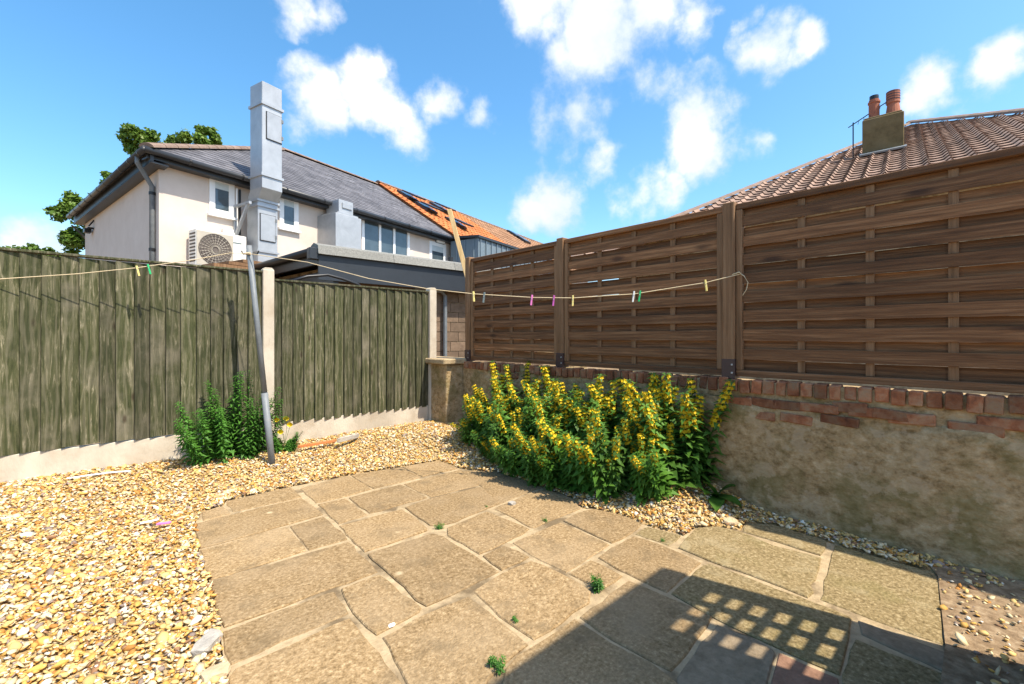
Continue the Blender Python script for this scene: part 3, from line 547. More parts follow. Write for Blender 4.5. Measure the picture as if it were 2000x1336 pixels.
k = thing('floodlight', 'black floodlight bracket on the shaded side wall', 'light', fl); Mx('arm', join(tube([fl + HW * .12, fl, fl + q3 * .2], .03, 6), tube([fl + HW * .12 + Vector((0, 0, .25)), fl + Vector((0, 0, .05))], .02, 6)), 'black', k); Mx('lamp_head', obox(fl + q3 * .22 - Vector((0, 0, .06)), q3 * .12, HW * .08, Vector((0, 0, .06)), .01), 'black', k)
def window(px0, py0, px1, py1, panes=1, name='window', off=0.0, fr=.08):
    s0, z0 = fh(px0, py1, off); s1, z1 = fh(px1, py0, off)
    w = Mx(name, join(hbox(s0, s1, off - .05, off + .03, z0, z0 + fr), hbox(s0, s1, off - .05, off + .03, z1 - fr, z1), hbox(s0, s0 + fr, off - .05, off + .029, z0 + fr, z1 - fr), hbox(s1 - fr, s1, off - .05, off + .029, z0 + fr, z1 - fr)), 'white', house)
    for i in range(panes):
        a = s0 + fr + (s1 - s0 - 2 * fr) * i / panes; b = s0 + fr + (s1 - s0 - 2 * fr) * (i + 1) / panes
        Mx('pane', hbox(a + .02, b - .02, off - .03, off + .012, z0 + fr, z1 - fr), 'glass', w)
        if i: Mx('mullion', hbox(a - .045, a + .045, off - .04, off + .034, z0 + fr, z1 - fr), 'white', w)
    if panes == 1: Mx('blind', hbox(s0 + fr + .03, s1 - fr - .03, off + .0125, off + .0135, z1 - fr - .045 - (z1 - z0 - 2 * fr) * .22, z1 - fr - .045), 'blind', w)
    if panes == 1: Mx('sash', join(hbox(s0 + fr, s1 - fr, off + .012, off + .022, z0 + fr, z0 + fr + .045), hbox(s0 + fr, s1 - fr, off + .012, off + .022, z1 - fr - .045, z1 - fr), hbox(s0 + fr, s0 + fr + .045, off + .012, off + .022, z0 + fr + .045, z1 - fr - .045), hbox(s1 - fr - .045, s1 - fr, off + .012, off + .022, z0 + fr + .045, z1 - fr - .045)), 'white', w)
    Mx('sill', hbox(s0 - .04, s1 + .04, off, off + .09, z0 - .06, z0 - .002, .004), 'white', w)
    return s0, s1, z0, z1
window(408, 354, 457, 416); window(545, 388, 582, 444); window(706, 446, 799, 500, 3, fr=.1)
s0, s1, z0, z1 = window(838, 478, 870, 530, 1, 'door', fr=.1)
for px in (461, 467): s_, _ = fh(px, 430); Mx('cable_pipe', tube([HP(s_, .03, 3.2), HP(s_, .03, EZ - .2)], .025, 8), 'white' if px == 461 else 'black', house)
# air conditioner
s0, z0 = fh(383, 519, .45); s1, z1 = fh(482, 459, .45); z1 = z0 + .82; zc = (z0 + z1) / 2
k = thing('air_conditioner', 'white outdoor air conditioning unit with round fan grille on house wall', 'air conditioner', HP(s0, .2, z0)); Mx('casing', hbox(s0, s1, .1, .45, z0, z1, .02), 'acwhite', k)
fc = s0 + (s1 - s0) * .36; fr = .34
Mx('grille_panel', hbox(fc - .38, fc + .38, .451, .456, zc - .37, zc + .37), 'grille', k)
for r in (.06, .12, .18, .24, .30, .34): Mx('grille_ring', tube([HP(fc + r * math.cos(a), .462, zc + r * math.sin(a)) for a in np.linspace(0, 2 * math.pi, 25)], .009, 5, False), 'darkgrille', k)
V = [HP(fc, .458, zc)] + [HP(fc + fr * math.cos(a), .458, zc + fr * math.sin(a)) for a in np.linspace(0, 2 * math.pi, 25)[:-1]]; M('fan_opening', V, [(0, i, i % 24 + 1) for i in range(1, 25)], 'darkgrille', k)
for i in range(24): a = 2 * math.pi * i / 24; Mx('grille_bar', tube([HP(fc + .06 * math.cos(a), .462, zc + .06 * math.sin(a)), HP(fc + .34 * math.cos(a), .462, zc + .34 * math.sin(a))], .006, 4), 'grille', k)
for i in range(9): Mx('side_slot', hbox(s0 - .004, s0 + .001, .16, .42, z0 + .1 + i * .075, z0 + .135 + i * .075), 'black', k)
Mx('badge', hbox(s1 - .32, s1 - .12, .451, .454, z1 - .2, z1 - .17), 'peg_grey', k)
for s in (s0 + .1, s1 - .15): Mx('bracket', hbox(s, s + .05, 0, .5, z0 - .06, z0 - .001), 'steel', k)
sa, za = fh(443, 458); k = thing('cable_box', 'cream cable junction box on the house wall above the air conditioner', 'box', HP(sa, 0, za)); Mx('cover', hbox(sa - .12, sa + .12, 0, .1, za - .13, za + .13, .02), 'acwhite', k); Mx('coil', tube([HP(sa + .03 + .07 * math.cos(a), .13, za + .07 * math.sin(a)) for a in np.linspace(0, 6.28, 14)], .012, 6), 'white', k)
# tall duct
k = thing('ventilation_duct', 'tall galvanised steel extract duct rising above the slate roof', 'duct', HP(4.5, .3, 2.9))
sL, zt_ = fh(512, 157, 1.0); sR, _ = fh(551, 172, 1.0); wd_ = sR - sL; _, zk1 = fh(530, 208, 1.0); _, zk2 = fh(530, 345, 1.0); _, zk3 = fh(520, 393, .75); sl0, _ = fh(504, 420, .72); sl1 = sl0 + wd_
Mx('upper_section', hbox(sL, sR, .5, 1.0, zk2, zk1, .01), 'steel', k); Mx('top_section', hbox(sL, sR, .5, 1.0, zk1 + .02, zt_, .01), 'steel', k)
for z in (zk1, zk2): Mx('flange', hbox(sL - .03, sR + .03, .47, 1.03, z - .03, z + .03), 'steel', k)
lo = [HP(sl0, .25, zk3), HP(sl1, .25, zk3), HP(sl1, .72, zk3), HP(sl0, .72, zk3)]; hi = [HP(sL, .5, zk2 - .3), HP(sR, .5, zk2 - .3), HP(sR, 1.0, zk2 - .3), HP(sL, 1.0, zk2 - .3)]
M('offset_section', lo + hi, [(0, 1, 5, 4), (1, 2, 6, 5), (2, 3, 7, 6), (3, 0, 4, 7)], 'steel', k); Mx('collar_section', hbox(sL, sR, .5, 1.0, zk2 - .3, zk2 - .031), 'steel', k)
Mx('lower_section', hbox(sl0, sl1, .25, .72, 2.9, zk3, .01), 'steel', k)
for z in (zk3, zk3 - .12, zk3 - 1.2): Mx('flange', hbox(sl0 - .03, sl1 + .03, .22, .75, z - .025, z + .025), 'steel', k)
for (o_, a, zc_) in ((1.0, (sL + sR) / 2 + .05, (zk1 + zk2) / 2 + .35), (.72, (sl0 + sl1) / 2, zk3 - .62)):
    h = Mx('access_hatch', hbox(a - .19, a + .17, o_, o_ + .03, zc_ - .32, zc_ + .3, .006), 'steel', k)
    Mx('hatch_seal', hbox(a - .205, a + .185, o_ - .001, o_ + .008, zc_ - .335, zc_ + .315), 'black', k)
    for zz in (zc_ - .2, zc_ + .2): Mx('latch', hbox(a + .16, a + .2, o_ + .01, o_ + .045, zz - .04, zz + .04), 'polegrey', k)
Mx('bracket', join(hbox(sl0 - .2, sl0 - .14, 0, .7, zk3 - .14, zk3 - .08), hbox(sl0 - .2, sl0 - .14, 0, .06, zk3 - 1.0, zk3 - .1), obox(HP(sl0 - .17, .32, zk3 - .5), HW * .03, HN * .3 + Vector((0, 0, .38)), (HN * .38 - Vector((0, 0, .3))) * .06)), 'steel', k)
# second duct box
k = thing('duct_box', 'squat galvanised duct box with smaller cowl beside the wide window', 'duct', HP(7, .3, 2.9))
sa, zl = fh(662, 490, .8); sb, zh = fh(706, 428, .8); Mx('base_box', hbox(sa - .1, sb, .0, .8, 2.9, zh, .01), 'steel', k); ma, mz = fh(662, 388, .7); mb, _ = fh(690, 390, .7)
Mx('cowl', hbox(ma, mb, .15, .7, zh + .05, mz, .01), 'steel', k); Mx('flange', hbox(ma - .1, mb + .12, .1, .76, zh, zh + .05), 'steel', k); Mx('access_hatch', hbox(ma + .1, mb - .06, .7, .73, zh + .2, mz - .08, .005), 'steel', k)
sa, za = fh(858, 470); k = thing('wall_light', 'white bulkhead light over the upstairs door', 'light', HP(sa, 0, za)); Mx('body', hbox(sa - .22, sa + .22, 0, .12, za - .1, za + .1, .03), 'white', k); Mx('base', hbox(sa - .25, sa + .25, -.0, .04, za - .12, za + .12), 'polegrey', k)
# brown boards by the aircon
p = HP(1.1, .9, 0); k = thing('timber_stack', 'stack of brown boards below the air conditioner behind the fence', 'timber stack', (p.x, p.y, 0))
for i in range(3): Mx('board', hbox(.55 + i * .3, 2.1, .6, 1.1, 2.72 + i * .08, 2.79 + i * .08), 'brown_post', k)
Mx('support', hbox(.7, 2.0, .65, 1.05, 0, 2.715), 'block', k)

# ---------------------------------------------------------------- terrace roofs further along
O2 = E1 + Vector((0, 0, .08)); ev2 = fvv.normalized(); nb = thing('orange_roof_house', 'terraced house with bright orange pantile roof next to the slate roof', 'house', HP(LEN, 0, 0))
def terrace(t, u0, u1, lift, m, wallm, LV2):
    n = HW.cross(ev2).normalized(); n = n if n.z > 0 else -n; o0 = E1 + n * lift
    Mx('wall', prism([HP(LEN + u0 + .02, 0, 0), HP(LEN + u1, 0, 0), HP(LEN + u1, -8, 0), HP(LEN + u0 + .02, -8, 0)], (0, 0, EZ - .15)), wallm, t)
    a, b = o0 + HW * u0, o0 + HW * u1; c, d = b + ev2 * LV2, a + ev2 * LV2; back = HN * -4.3 + Vector((0, 0, -2.9))
    r = M('roof', [a, b, c, d, c + back, d + back], [(0, 1, 2, 3), (3, 2, 4, 5), (0, 3, 5), (1, 4, 2)], m, t)
    roof_tiles(r, o0 + HW * u0, HW, ev2, [(0, 0), (u1 - u0, 0), (u1 - u0, LV2), (0, LV2)], .27, .3, curved_tile(.27, .3, .05), m, 'pantile', 300, .02)
    ridge_run(d, c, r, 'ridge', .12, .45); return o0, n
terrace(nb, 0, 5.3, .1, 'pantile', 'wall_pink', LV + .15)
nb2 = thing('brown_roof_house', 'farthest terraced house with faded brown pantile roof', 'house', HP(LEN + 5.3, 0, 0)); o2, n2 = terrace(nb2, 5.3, 16, .08, 'browntile', 'wall_pink', LV + .1)
for i, (px, py, hst, op) in enumerate([(797, 384, nb, 1), (832, 406, nb, 1), (858, 406, nb, 1), (890, 436, nb, 1), (1005, 458, nb2, 0), (1022, 468, nb2, 0)]):
    p = onplane(px, py, E1 + n2 * .2, n2); a = HW * .33; b = ev2 * .42
    s = Mx('skylight', obox(p, a, b, n2 * .06), 'dark', hst); Mx('pane', obox(p + n2 * .07, a * .8, b * .82, n2 * .008), 'glass', s)
    if op: Mx('open_sash', obox(p + n2 * .2 - ev2 * .3, a, (ev2 * .42 + n2 * -.05), n2 * .03), 'dark', s)
K = W(-1.25, 16.8); kz = 4.9; k = thing('clad_dormer', 'blue grey vertically clad extension beside the orange roof', 'extension', (K.x, K.y, 0))
dw = HW; dpv = -HN
Mx('core', prism([K, K + dw * 6, K + dw * 6 + dpv * 1.3, K + dpv * 1.3], (0, 0, kz)), 'clad', k); Mx('roof_edge', prism([K - dw * .08 - dpv * .08 + Vector((0, 0, kz + .001)), K + dw * 6 - dpv * .08 + Vector((0, 0, kz + .001)), K + dw * 6 + dpv * 1.35 + Vector((0, 0, kz + .1)), K - dw * .08 + dpv * 1.35 + Vector((0, 0, kz + .1))], (0, 0, .09)), 'dark', k)
for i in range(16): p = K + dw * (.12 + i * .37) - dpv * .02; Mx('seam', obox(p + Vector((0, 0, kz / 2)), dw * .018, dpv * .02, Vector((0, 0, kz / 2 - .01))), 'clad', k)
for i in range(3): p = K + dpv * (.2 + i * .4) - dw * .02; Mx('seam', obox(p + Vector((0, 0, kz / 2)), dpv * .018, dw * .02, Vector((0, 0, kz / 2 - .01))), 'clad', k)

# ---------------------------------------------------------------- flat roofed extension behind the fence
E = W(-3.496, 8.26); ez = 2.9; X_ = Vector((1, 0, 0)); hl = W(-7.0, 11.45); ext = thing('flat_roof_extension', 'dark fascia flat roofed extension with grey felt edge behind the fence', 'extension', (E.x, E.y, 0))
fpn = [E, E + X_ * 6, W(2.4, 14.6), W(-2.2, 17.0), hl]
ins = [E + Vector((.35, .35, 0)), E + X_ * 6 + Vector((0, .35, 0)), fpn[2], fpn[3], hl + Vector((.35, 0, 0))]
Mx('wall', prism(ins, (0, 0, ez - .3)), 'mortar', ext); Mx('roof_deck', prism([p + Vector((0, 0, ez - .06)) for p in fpn], (0, 0, .05)), 'felt', ext)
for i in range(4): a = E.x - .06 + i * 1.5; Mx('felt_edge', prism([(a, E.y - .1, ez - .16), (a, E.y - .06, ez - .0), (a, E.y + .15, ez + .07), (a, E.y + .3, ez + .03), (a, E.y + .3, ez - .0095)], (1.492, 0, 0)), 'felt', ext)
Mx('fascia', box(E.x - .03, E.x + 6, E.y - .03, E.y + .02, ez - .62, ez - .161), 'fascia', ext)
le = (hl - E); ln = Vector((le.y, -le.x, 0)).normalized(); ln = ln if ln.x < 0 else -ln
Mx('side_fascia', obox((E + hl) / 2 + Vector((0, 0, ez - .2)) + ln * .0, le / 2, ln * .03, Vector((0, 0, .13))), 'black', ext); Mx('gutter', tube([E + ln * .1 + Vector((0, 0, ez - .1)), hl + ln * .1 + Vector((0, 0, ez - .1))], .07, 10), 'black', ext, True)
Mx('gutter_end', box(E.x - .2, E.x - .035, E.y - .05, E.y + .1, ez - .26, ez - .05, .01), 'fascia', ext); Mx('side_wall_panel', obox((E + hl) / 2 - ln * .3 + Vector((0, 0, ez / 2 - .2)), le / 2, ln * .05, Vector((0, 0, ez / 2 - .2))), 'dark', ext)
bw, bh = .44, .215
for j in range(13):
    for i in range(14):
        x = E.x + .4 + (i + (j % 2) * .5) * (bw + .012)
        if x > E.x + 6: continue
        Mx('block', box(x, x + bw, E.y + .325, E.y + .36, j * (bh + .012), j * (bh + .012) + bh - .003), 'block', ext)
p0 = ony(872, 690, E.y + .25); p1 = ony(868, 578, E.y + .25)
tag(Mx('waste_pipe', tube([Vector((p1.x, E.y + .22, .3)), Vector((p1.x, E.y + .22, p1.z)), Vector((p1.x - .1, E.y + .22, p1.z + .1)), Vector((p1.x - .8, E.y + .22, p1.z + .13))], .045, 8), 'polegrey', origin=p1), 'grey plastic waste pipe on the block wall beside the concrete post', 'pipe')
hp = [ony(px, py, 6.6) for px, py in ((560, 552), (600, 540), (640, 537), (670, 545), (700, 556), (720, 575))]
tag(Mx('black_hose', tube(hp, .02, 8), 'black', origin=hp[0], smooth=True), 'black hose looping just above the fence below the fascia', 'hose')
p = onplane(880, 503, E + Vector((0, 1.5, 0)), Vector((0, 1, 0))); k = thing('soil_vent', 'black vent pipe standing on the flat roof by the door', 'pipe', (p.x, p.y, ez)); Mx('pipe', tube([(p.x, p.y, ez - .05), (p.x, p.y, ez + .35)], .04, 8), 'black', k); Mx('cowl', tube([(p.x, p.y, ez + .3), (p.x, p.y, ez + .45)], .075, 10), 'black', k)

# ---------------------------------------------------------------- right house roof, chimney
u_ = W(.654, .756).normalized(); tp = math.radians(24); ru = (u_ * math.cos(tp) + Vector((0, 0, math.sin(tp)))); re = W(.756, -.654).normalized(); rn = re.cross(ru).normalized(); rn = rn if rn.z > 0 else -rn
AP = atY(1780, 243, 15)
def rp(px, py, lift=0): return onplane(px, py, AP + rn * lift, rn)
h1 = rp(1340, 420); h1 = AP + (h1 - AP) * 1.35; h2 = AP + (rp(2000, 222) - AP) * 1.25
lowz = 3.6
def down(p): return p - ru * ((p.z - lowz) / ru.z)
rh = thing('chimney_house', 'house with brown concrete tiled hip roof rising over the slatted fence', 'house', (AP.x, AP.y, 0)); d1, d2 = down(h1), down(h2)
bk1 = AP + (AP - (d1 + d2) / 2) * .9; bk1.z = lowz
roof2 = M('roof', [AP, h1, d1, d2, h2, bk1, d1 + u_ * 8, d2 + u_ * 8], [(0, 1, 2, 3, 4), (0, 5, 6, 1), (0, 4, 7, 5)], 'contile', rh)
Mx('wall', prism([Vector((v.x, v.y, 0)) + u_ * .4 for v in (d1, d2)] + [Vector((v.x, v.y, 0)) + u_ * 8 for v in (d2, d1)], (0, 0, lowz - .05)), 'mortar', rh)
def uvp(p): return ((p - AP).dot(re), (p - AP).dot(ru))
roof_tiles(roof2, AP, re, ru, [uvp(v) for v in (AP, h1, d1, d2, h2)], .3, .32, curved_tile(.3, .32, .055, 8, .7), 'contile', 'roof_tile', 300, .02)
ridge_run(AP + rn * .05, h1 + rn * .05, roof2, 'ridge', .09, .45); ridge_run(AP + rn * .05, h2 + rn * .05, roof2, 'ridge', .13, .45)
c0 = rp(1684, 308); cw = re.normalized()
c1 = onplane(1766, 292, c0, cw.cross(Vector((0, 0, 1)))); cl = (Vector((c1.x, c1.y, 0)) - Vector((c0.x, c0.y, 0))).length; c1 = c0 + cw * cl; cz = atY(1725, 226, ((c0 + c1) / 2).dot(Vector((ST, CT, 0)))).z; cn = Vector((-cw.y, cw.x, 0)); cn = cn if cn.dot(u_) > 0 else -cn
ctr = (c0 + c1) / 2 + cn * .24; ch = thing('chimney_stack', 'ochre rendered chimney stack with two terracotta pots on brown roof', 'chimney', (ctr.x, ctr.y, c0.z - .6))
Mx('stack', obox((ctr.x, ctr.y, (c0.z - .6 + cz) / 2), cw * cl / 2, cn * .24, Vector((0, 0, (cz - c0.z + .6) / 2)), .015), 'chimney', ch); Mx('flaunching', obox((ctr.x, ctr.y, cz + .025), cw * cl * .46, cn * .2, Vector((0, 0, .03)), .015), 'chimney', ch)
Mx('lead_flashing', obox((c0 + c1) / 2 - cn * .02 + rn * .06, cw * cl * .56, ru * .13, rn * .02), 'polegrey', ch)
for (fx, h, r, kd) in ((-.22, .48, .11, 0), (.24, .56, .13, 1)):
    b = ctr + cw * cl * fx; b = Vector((b.x, b.y, cz + .05)); prof = [(r, 0), (r, h * .8), (r * 1.15, h * .82), (r * 1.15, h * .9), (r * .95, h * .92), (r * .95, h)] if not kd else [(r * 1.15, 0), (r * .9, h * .45), (r * 1.05, h * .5), (r * 1.02, h * .55), (r * 1.05, h)]
    pot = Mx('chimney_pot', tube([b + Vector((0, 0, z)) for _, z in prof], [q for q, _ in prof], 16), 'pot', ch, False)
    if not kd: Mx('cap', tube([b + Vector((0, 0, h)), b + Vector((0, 0, h + .1))], r * .85, 14), 'black', pot)
    else:
        for j in range(4): Mx('vent_slot', tube([b + Vector((0, 0, h * .62 + j * .06)), b + Vector((0, 0, h * .62 + j * .06 + .02))], r * 1.06, 16), 'shoe', pot)
a0 = ctr - cw * cl * .75; am = thing('television_aerial', 'thin television aerial on a mast beside the chimney', 'aerial', (a0.x, a0.y, c0.z)); tz = cz + .1
Mx('mast', tube([(a0.x, a0.y, c0.z), (a0.x, a0.y, tz)], .014, 6), 'black', am); bo = Vector((a0.x, a0.y, tz - .1)); Mx('boom', tube([bo - cw * .1, bo + cw * .75 + Vector((0, 0, .45))], .012, 6), 'black', am)
for i in range(7): p = bo + (cw * .75 + Vector((0, 0, .45))) * (i / 7); Mx('element', tube([p - cn * .16 - Vector((0, 0, .1)), p + cn * .16 + Vector((0, 0, .1))], .006, 5), 'black', am)

# ---------------------------------------------------------------- trees
def leafcloud(blobs, n, size, seed):
    r = np.random.default_rng(seed); C = []; 
    wts = np.array([b[3] ** 2 for b in blobs]); pick = r.choice(len(blobs), n, p=wts / wts.sum()); B = np.array(blobs)[pick]
    d = r.normal(size=(n, 3)); d /= np.linalg.norm(d, axis=1)[:, None]; rr = B[:, 3:4] * (r.random((n, 1)) ** .33) * (1 + .25 * np.sin(d[:, :1] * 7 + pick[:, None]) * np.sin(d[:, 1:2] * 6 + 2 * pick[:, None]))
    # clumping
    c = B[:, :3] + d * rr; cl = c[r.integers(0, n, n)]; c = np.where(r.random((n, 1)) < .0, cl, c)
    a = r.normal(size=(n, 3)); a /= np.linalg.norm(a, axis=1)[:, None]; nrm = d * .6 + r.normal(0, .5, (n, 3)) + np.array([0, 0, .5]); b = np.cross(nrm, a); b /= np.linalg.norm(b, axis=1)[:, None]; a = np.cross(b, nrm); a /= np.linalg.norm(a, axis=1)[:, None]
    s = size * r.uniform(.6, 1.3, (n, 1)); V = np.stack([c - a * s, c + b * s * .55 + a * s * .1, c + a * s, c - b * s * .55 + a * s * .1], 1).reshape(-1, 3)
    return [tuple(v) for v in V], [(4 * i, 4 * i + 1, 4 * i + 2, 4 * i + 3) for i in range(n)]
def tree(px_blobs, Y, base, label, n, size, seed):
    bl = []
    for px, py, r in px_blobs: p = atY(px, py, Y + random.uniform(-1, 1)); bl.append((p.x, p.y, p.z, r * Y / F))
    sub = []
    for x, y, z, r in bl:
        for _ in range(9):
            d = rng.normal(size=3); d /= np.linalg.norm(d); sub.append((x + d[0] * r * .75, y + d[1] * r * .75, z + d[2] * r * .75, r * .42))
    b = atY(base, HZ, Y); t = thing('sycamore_tree', label, 'tree', (b.x, b.y, 0)); V, Fs = leafcloud(sub, n, size, seed); M('crown', V, Fs, 'leaf_tree', t)
    Mx('trunk', tube([(b.x, b.y, -.1), (b.x + .1, b.y, 3), (b.x, b.y, 6)], [.35, .27, .18], 10), 'bark', t)
    for x, y, z, r in bl: Mx('limb', tube([(b.x, b.y, min(4, z - 1)), ((b.x + x) / 2, (b.y + y) / 2, (4 + z) / 2 + .3), (x, y, z)], [.16, .1, .04], 6), 'bark', t)
tree([(275, 275, 30), (315, 285, 30), (365, 285, 30), (400, 270, 26), (340, 325, 40), (215, 352, 16), (165, 400, 32), (140, 440, 36), (150, 470, 30), (300, 345, 45), (230, 440, 45)], 24, 240, 'leafy sycamore tree rising behind the slate roofed house', 26000, .12, 3)
tree([(40, 494, 12), (70, 492, 12), (100, 496, 12), (20, 500, 16), (60, 510, 30)], 34, 60, 'distant tree top just above the far end of the green fence', 2500, .2, 5)

# ---------------------------------------------------------------- plants
def leafquad(p, d, up, ln, w, V, Fs, droop=.25):
    d = d.normalized(); s = d.cross(up).normalized(); n = s.cross(d); k = len(V)
    V += [p, p + d * ln * .45 + s * w / 2 + n * ln * .06, p + d * ln * .5 + n * ln * .0, p + d * ln * .45 - s * w / 2 + n * ln * .06, p + d * ln - Vector((0, 0, ln * droop))]
    Fs += [(k, k + 1, k + 2), (k, k + 2, k + 3), (k + 1, k + 4, k + 2), (k + 2, k + 4, k + 3)]
def stem_mesh(h, seed, leaf=.075, lw=.027, flowers=True, f0=.5, gap=.036, per=3):
    r = random.Random(seed); V, Fs = tube([(0, 0, -.03), (0, 0, h * .5), (0, 0, h)], [.005, .004, .002], 5); Fs = [list(f) for f in Fs]; fV, fF = [], []
    z = .06; a0 = 0
    while z < h:
        u = z / h; a0 += .9
        L_ = leaf * (1.15 - .75 * u ** 1.5) * r.uniform(.8, 1.2)
        for k in range(per):
            a = a0 + k * 2 * math.pi / per + r.uniform(-.3, .3); d = Vector((math.cos(a), math.sin(a), r.uniform(.1, .6)))
            leafquad(Vector((0, 0, z)), d, Vector((0, 0, 1)), L_, lw * L_ / leaf, V, Fs, r.uniform(.15, .5))
            for kk in range(2 if (flowers and f0 < u < .97) else 0):
              if r.random() < .8:
                a = a + kk * .7
                c = Vector((math.cos(a + .5), math.sin(a + .5), .35)) * (.036 * (1.15 - .5 * u)) + Vector((0, 0, z + .01)); nn = (Vector((math.cos(a + .5), math.sin(a + .5), .5))).normalized(); s1 = nn.cross(Vector((0, 0, 1))).normalized(); s2 = nn.cross(s1); rr = .0195 * (1.25 - .45 * u)
                b0 = len(fV); fV.append(c - nn * .004)
                for j in range(10): w = 2 * math.pi * j / 10; q = rr if j % 2 == 0 else rr * .6; fV.append(c + s1 * q * math.cos(w) + s2 * q * math.sin(w) + nn * (.004 if j % 2 == 0 else 0))
                fF += [(b0, b0 + 1 + j, b0 + 1 + (j + 1) % 10) for j in range(10)]
        z += gap * (1.05 - .35 * u) * r.uniform(.85, 1.15)
    bx_, by_ = r.uniform(-.1, .1), r.uniform(-.1, .1); bend = lambda v: Vector((v[0] + bx_ * (v[2] / h) ** 2 * h * 1.5, v[1] + by_ * (v[2] / h) ** 2 * h * 1.5, v[2]))
    return [bend(v) for v in V], Fs, [bend(v) for v in fV], fF
def mk(name, V, Fs, m): me = bpy.data.meshes.new(name); me.from_pydata([tuple(v) for v in V], [], Fs); me.materials.append(MT[m]); return me
var = []
for i in range(12):
    V, Fs, fV, fF = stem_mesh(.8, i, .14, .052, flowers=i < 9, f0=.44 + .03 * i, gap=.046, per=4); var.append((mk('flowering_stem', V, Fs, 'leaf'), mk('flower_spike', fV, fF, 'flower') if fV else None))
def put_stem(v, p, h, lean, rot, parent):
    o = bpy.data.objects.new('flowering_stem' if v[1] else 'leafy_stem', v[0]); COL.objects.link(o); o.parent = parent; o.location = Vector(p) - wloc(parent); o.rotation_euler = Vector((lean[0], lean[1], 1)).normalized().to_track_quat('Z', 'Y').to_euler(); o.rotation_euler.rotate_axis('Z', rot); k = h / .8; o.scale = (.55 + .5 * k,) * 2 + (k,)
    if v[1]: f = bpy.data.objects.new('flower_spike', v[1]); COL.objects.link(f); f.parent = o
bed = thing('loosestrife_clump', 'dense clump of yellow flowering loosestrife spires against the low wall', 'flowering plant', (3.1, 2.6, g1(3.1, 2.6)))
n = 0
while n < 225:
    y = random.uniform(1.52, 3.95); x = random.uniform(2.68, 3.4)
    u = (y - 1.52) / 2.43; front = 2.98 - .2 * math.sin(math.pi * min(1, u * 1.1)) + (.12 * max(0, .2 - u) / .2) - .12 * max(0, u - .7)
    if x < front: continue
    back = (x - front) / max(.05, 3.4 - front); h = .36 + .4 * back + random.uniform(-.14, .16) - .18 * max(0, u - .75) / .25 * (1 - back)
    lean = (-.45 * (1 - back) + random.gauss(0, .16), random.gauss(0, .19) + (.12 if u > .85 else 0) + (.08 if u < .15 else 0)); v = var[random.randrange(9) if random.random() < .6 + .38 * back else random.randrange(9, 12)]
    put_stem(v, (x, y, g1(x, y) - .02), h, lean, random.uniform(0, 6.28), bed); n += 1
# green bushy plant by left fence
V, Fs, _, _ = stem_mesh(.8, 40, .095, .024, False, gap=.03, per=3); vb = [(mk('leafy_stem', V, Fs, 'leaf_bright'), None)]; V, Fs, _, _ = stem_mesh(.8, 41, .085, .028, False, gap=.034, per=4); vb.append((mk('leafy_stem', V, Fs, 'leaf_bright'), None))
gp = ony(455, 880, LY - .2); bush = thing('willowherb_plant', 'bushy bright green leafy plant growing against the green fence', 'plant', (gp.x, gp.y, g1(gp.x, gp.y)))
for i in range(46):
    a = random.uniform(0, 6.28); r = random.random() ** .6; x = gp.x + .3 * r * math.cos(a); y = gp.y + .03 + .12 * r * math.sin(a); put_stem(random.choice(vb), (x, y, g1(x, y) - .02), random.uniform(.5, .85) * (1.15 - .5 * r) + (.08 if random.random() < .2 else 0), (.55 * r * math.cos(a) + random.gauss(0, .1), -.3 * r + random.gauss(0, .08)), a, bush)
# yellow poppies
pp = ony(556, 868, LY - .22); pop = thing('poppy_plant', 'small yellow poppy plant at the foot of the concrete post', 'flowering plant', (pp.x, pp.y, g1(pp.x, pp.y)))
for i in range(16): a = random.uniform(0, 6.28); put_stem(vb[1], (pp.x + .06 * math.cos(a), pp.y + .04 * math.sin(a), g1(pp.x, pp.y)), random.uniform(.1, .22), (math.cos(a) * .6, math.sin(a) * .5), a, pop)
for px, py in ((541, 819), (560, 817), (567, 829), (549, 843)):
    c = ony(px, py, LY - .25); Mx('flower_stem', tube([pp, pp.lerp(c, .5) + Vector((.01, 0, .03)), c], .002, 5), 'stem', pop); V = [c - Vector((0, 0, .012))]; 
    for j in range(12): w = 2 * math.pi * j / 12; q = .03 * (1 + .12 * math.cos(4 * w)); V.append(c + W(1, 0) * q * math.cos(w) + Vector((0, 0, 1)) * q * .8 * math.sin(w) - W(0, 1) * .012)
    M('flower', V, [(0, 1 + j, 1 + (j + 1) % 12) for j in range(12)], 'flower', pop)
# maple sapling
mp = onz(925, 850, .14); sap = thing('maple_sapling', 'pale green maple seedling beside the yellow flowers', 'sapling', mp)
tops = [atY(px, py, mp.dot(Vector((ST, CT, 0)))) for px, py in ((935, 785), (915, 800), (925, 812), (905, 822), (922, 836), (948, 800))]
for c in tops:
    Mx('stem', tube([mp, mp.lerp(c, .6) + W(.01, 0), c], .003, 5), 'stem', sap); V = [c]; rot = random.uniform(0, 6)
    for j in range(15): w = 2 * math.pi * j / 15 + rot; q = .075 * (1, .55, .72)[j % 3]; V.append(c + W(1, 0) * q * math.cos(w) + (Vector((0, 0, .6)) - W(0, .7)) * q * math.sin(w) + Vector((0, 0, random.uniform(-.01, .01))))
    M('leaf', V, [(0, 1 + j, 1 + (j + 1) % 15) for j in range(15)], 'leaf_pale', sap)
dk = onx(1400, 935, RX - .12); dock = thing('dock_plant', 'low dock plant with broad dark leaves at the foot of the wall', 'plant', (dk.x, dk.y, g1(dk.x, dk.y)))
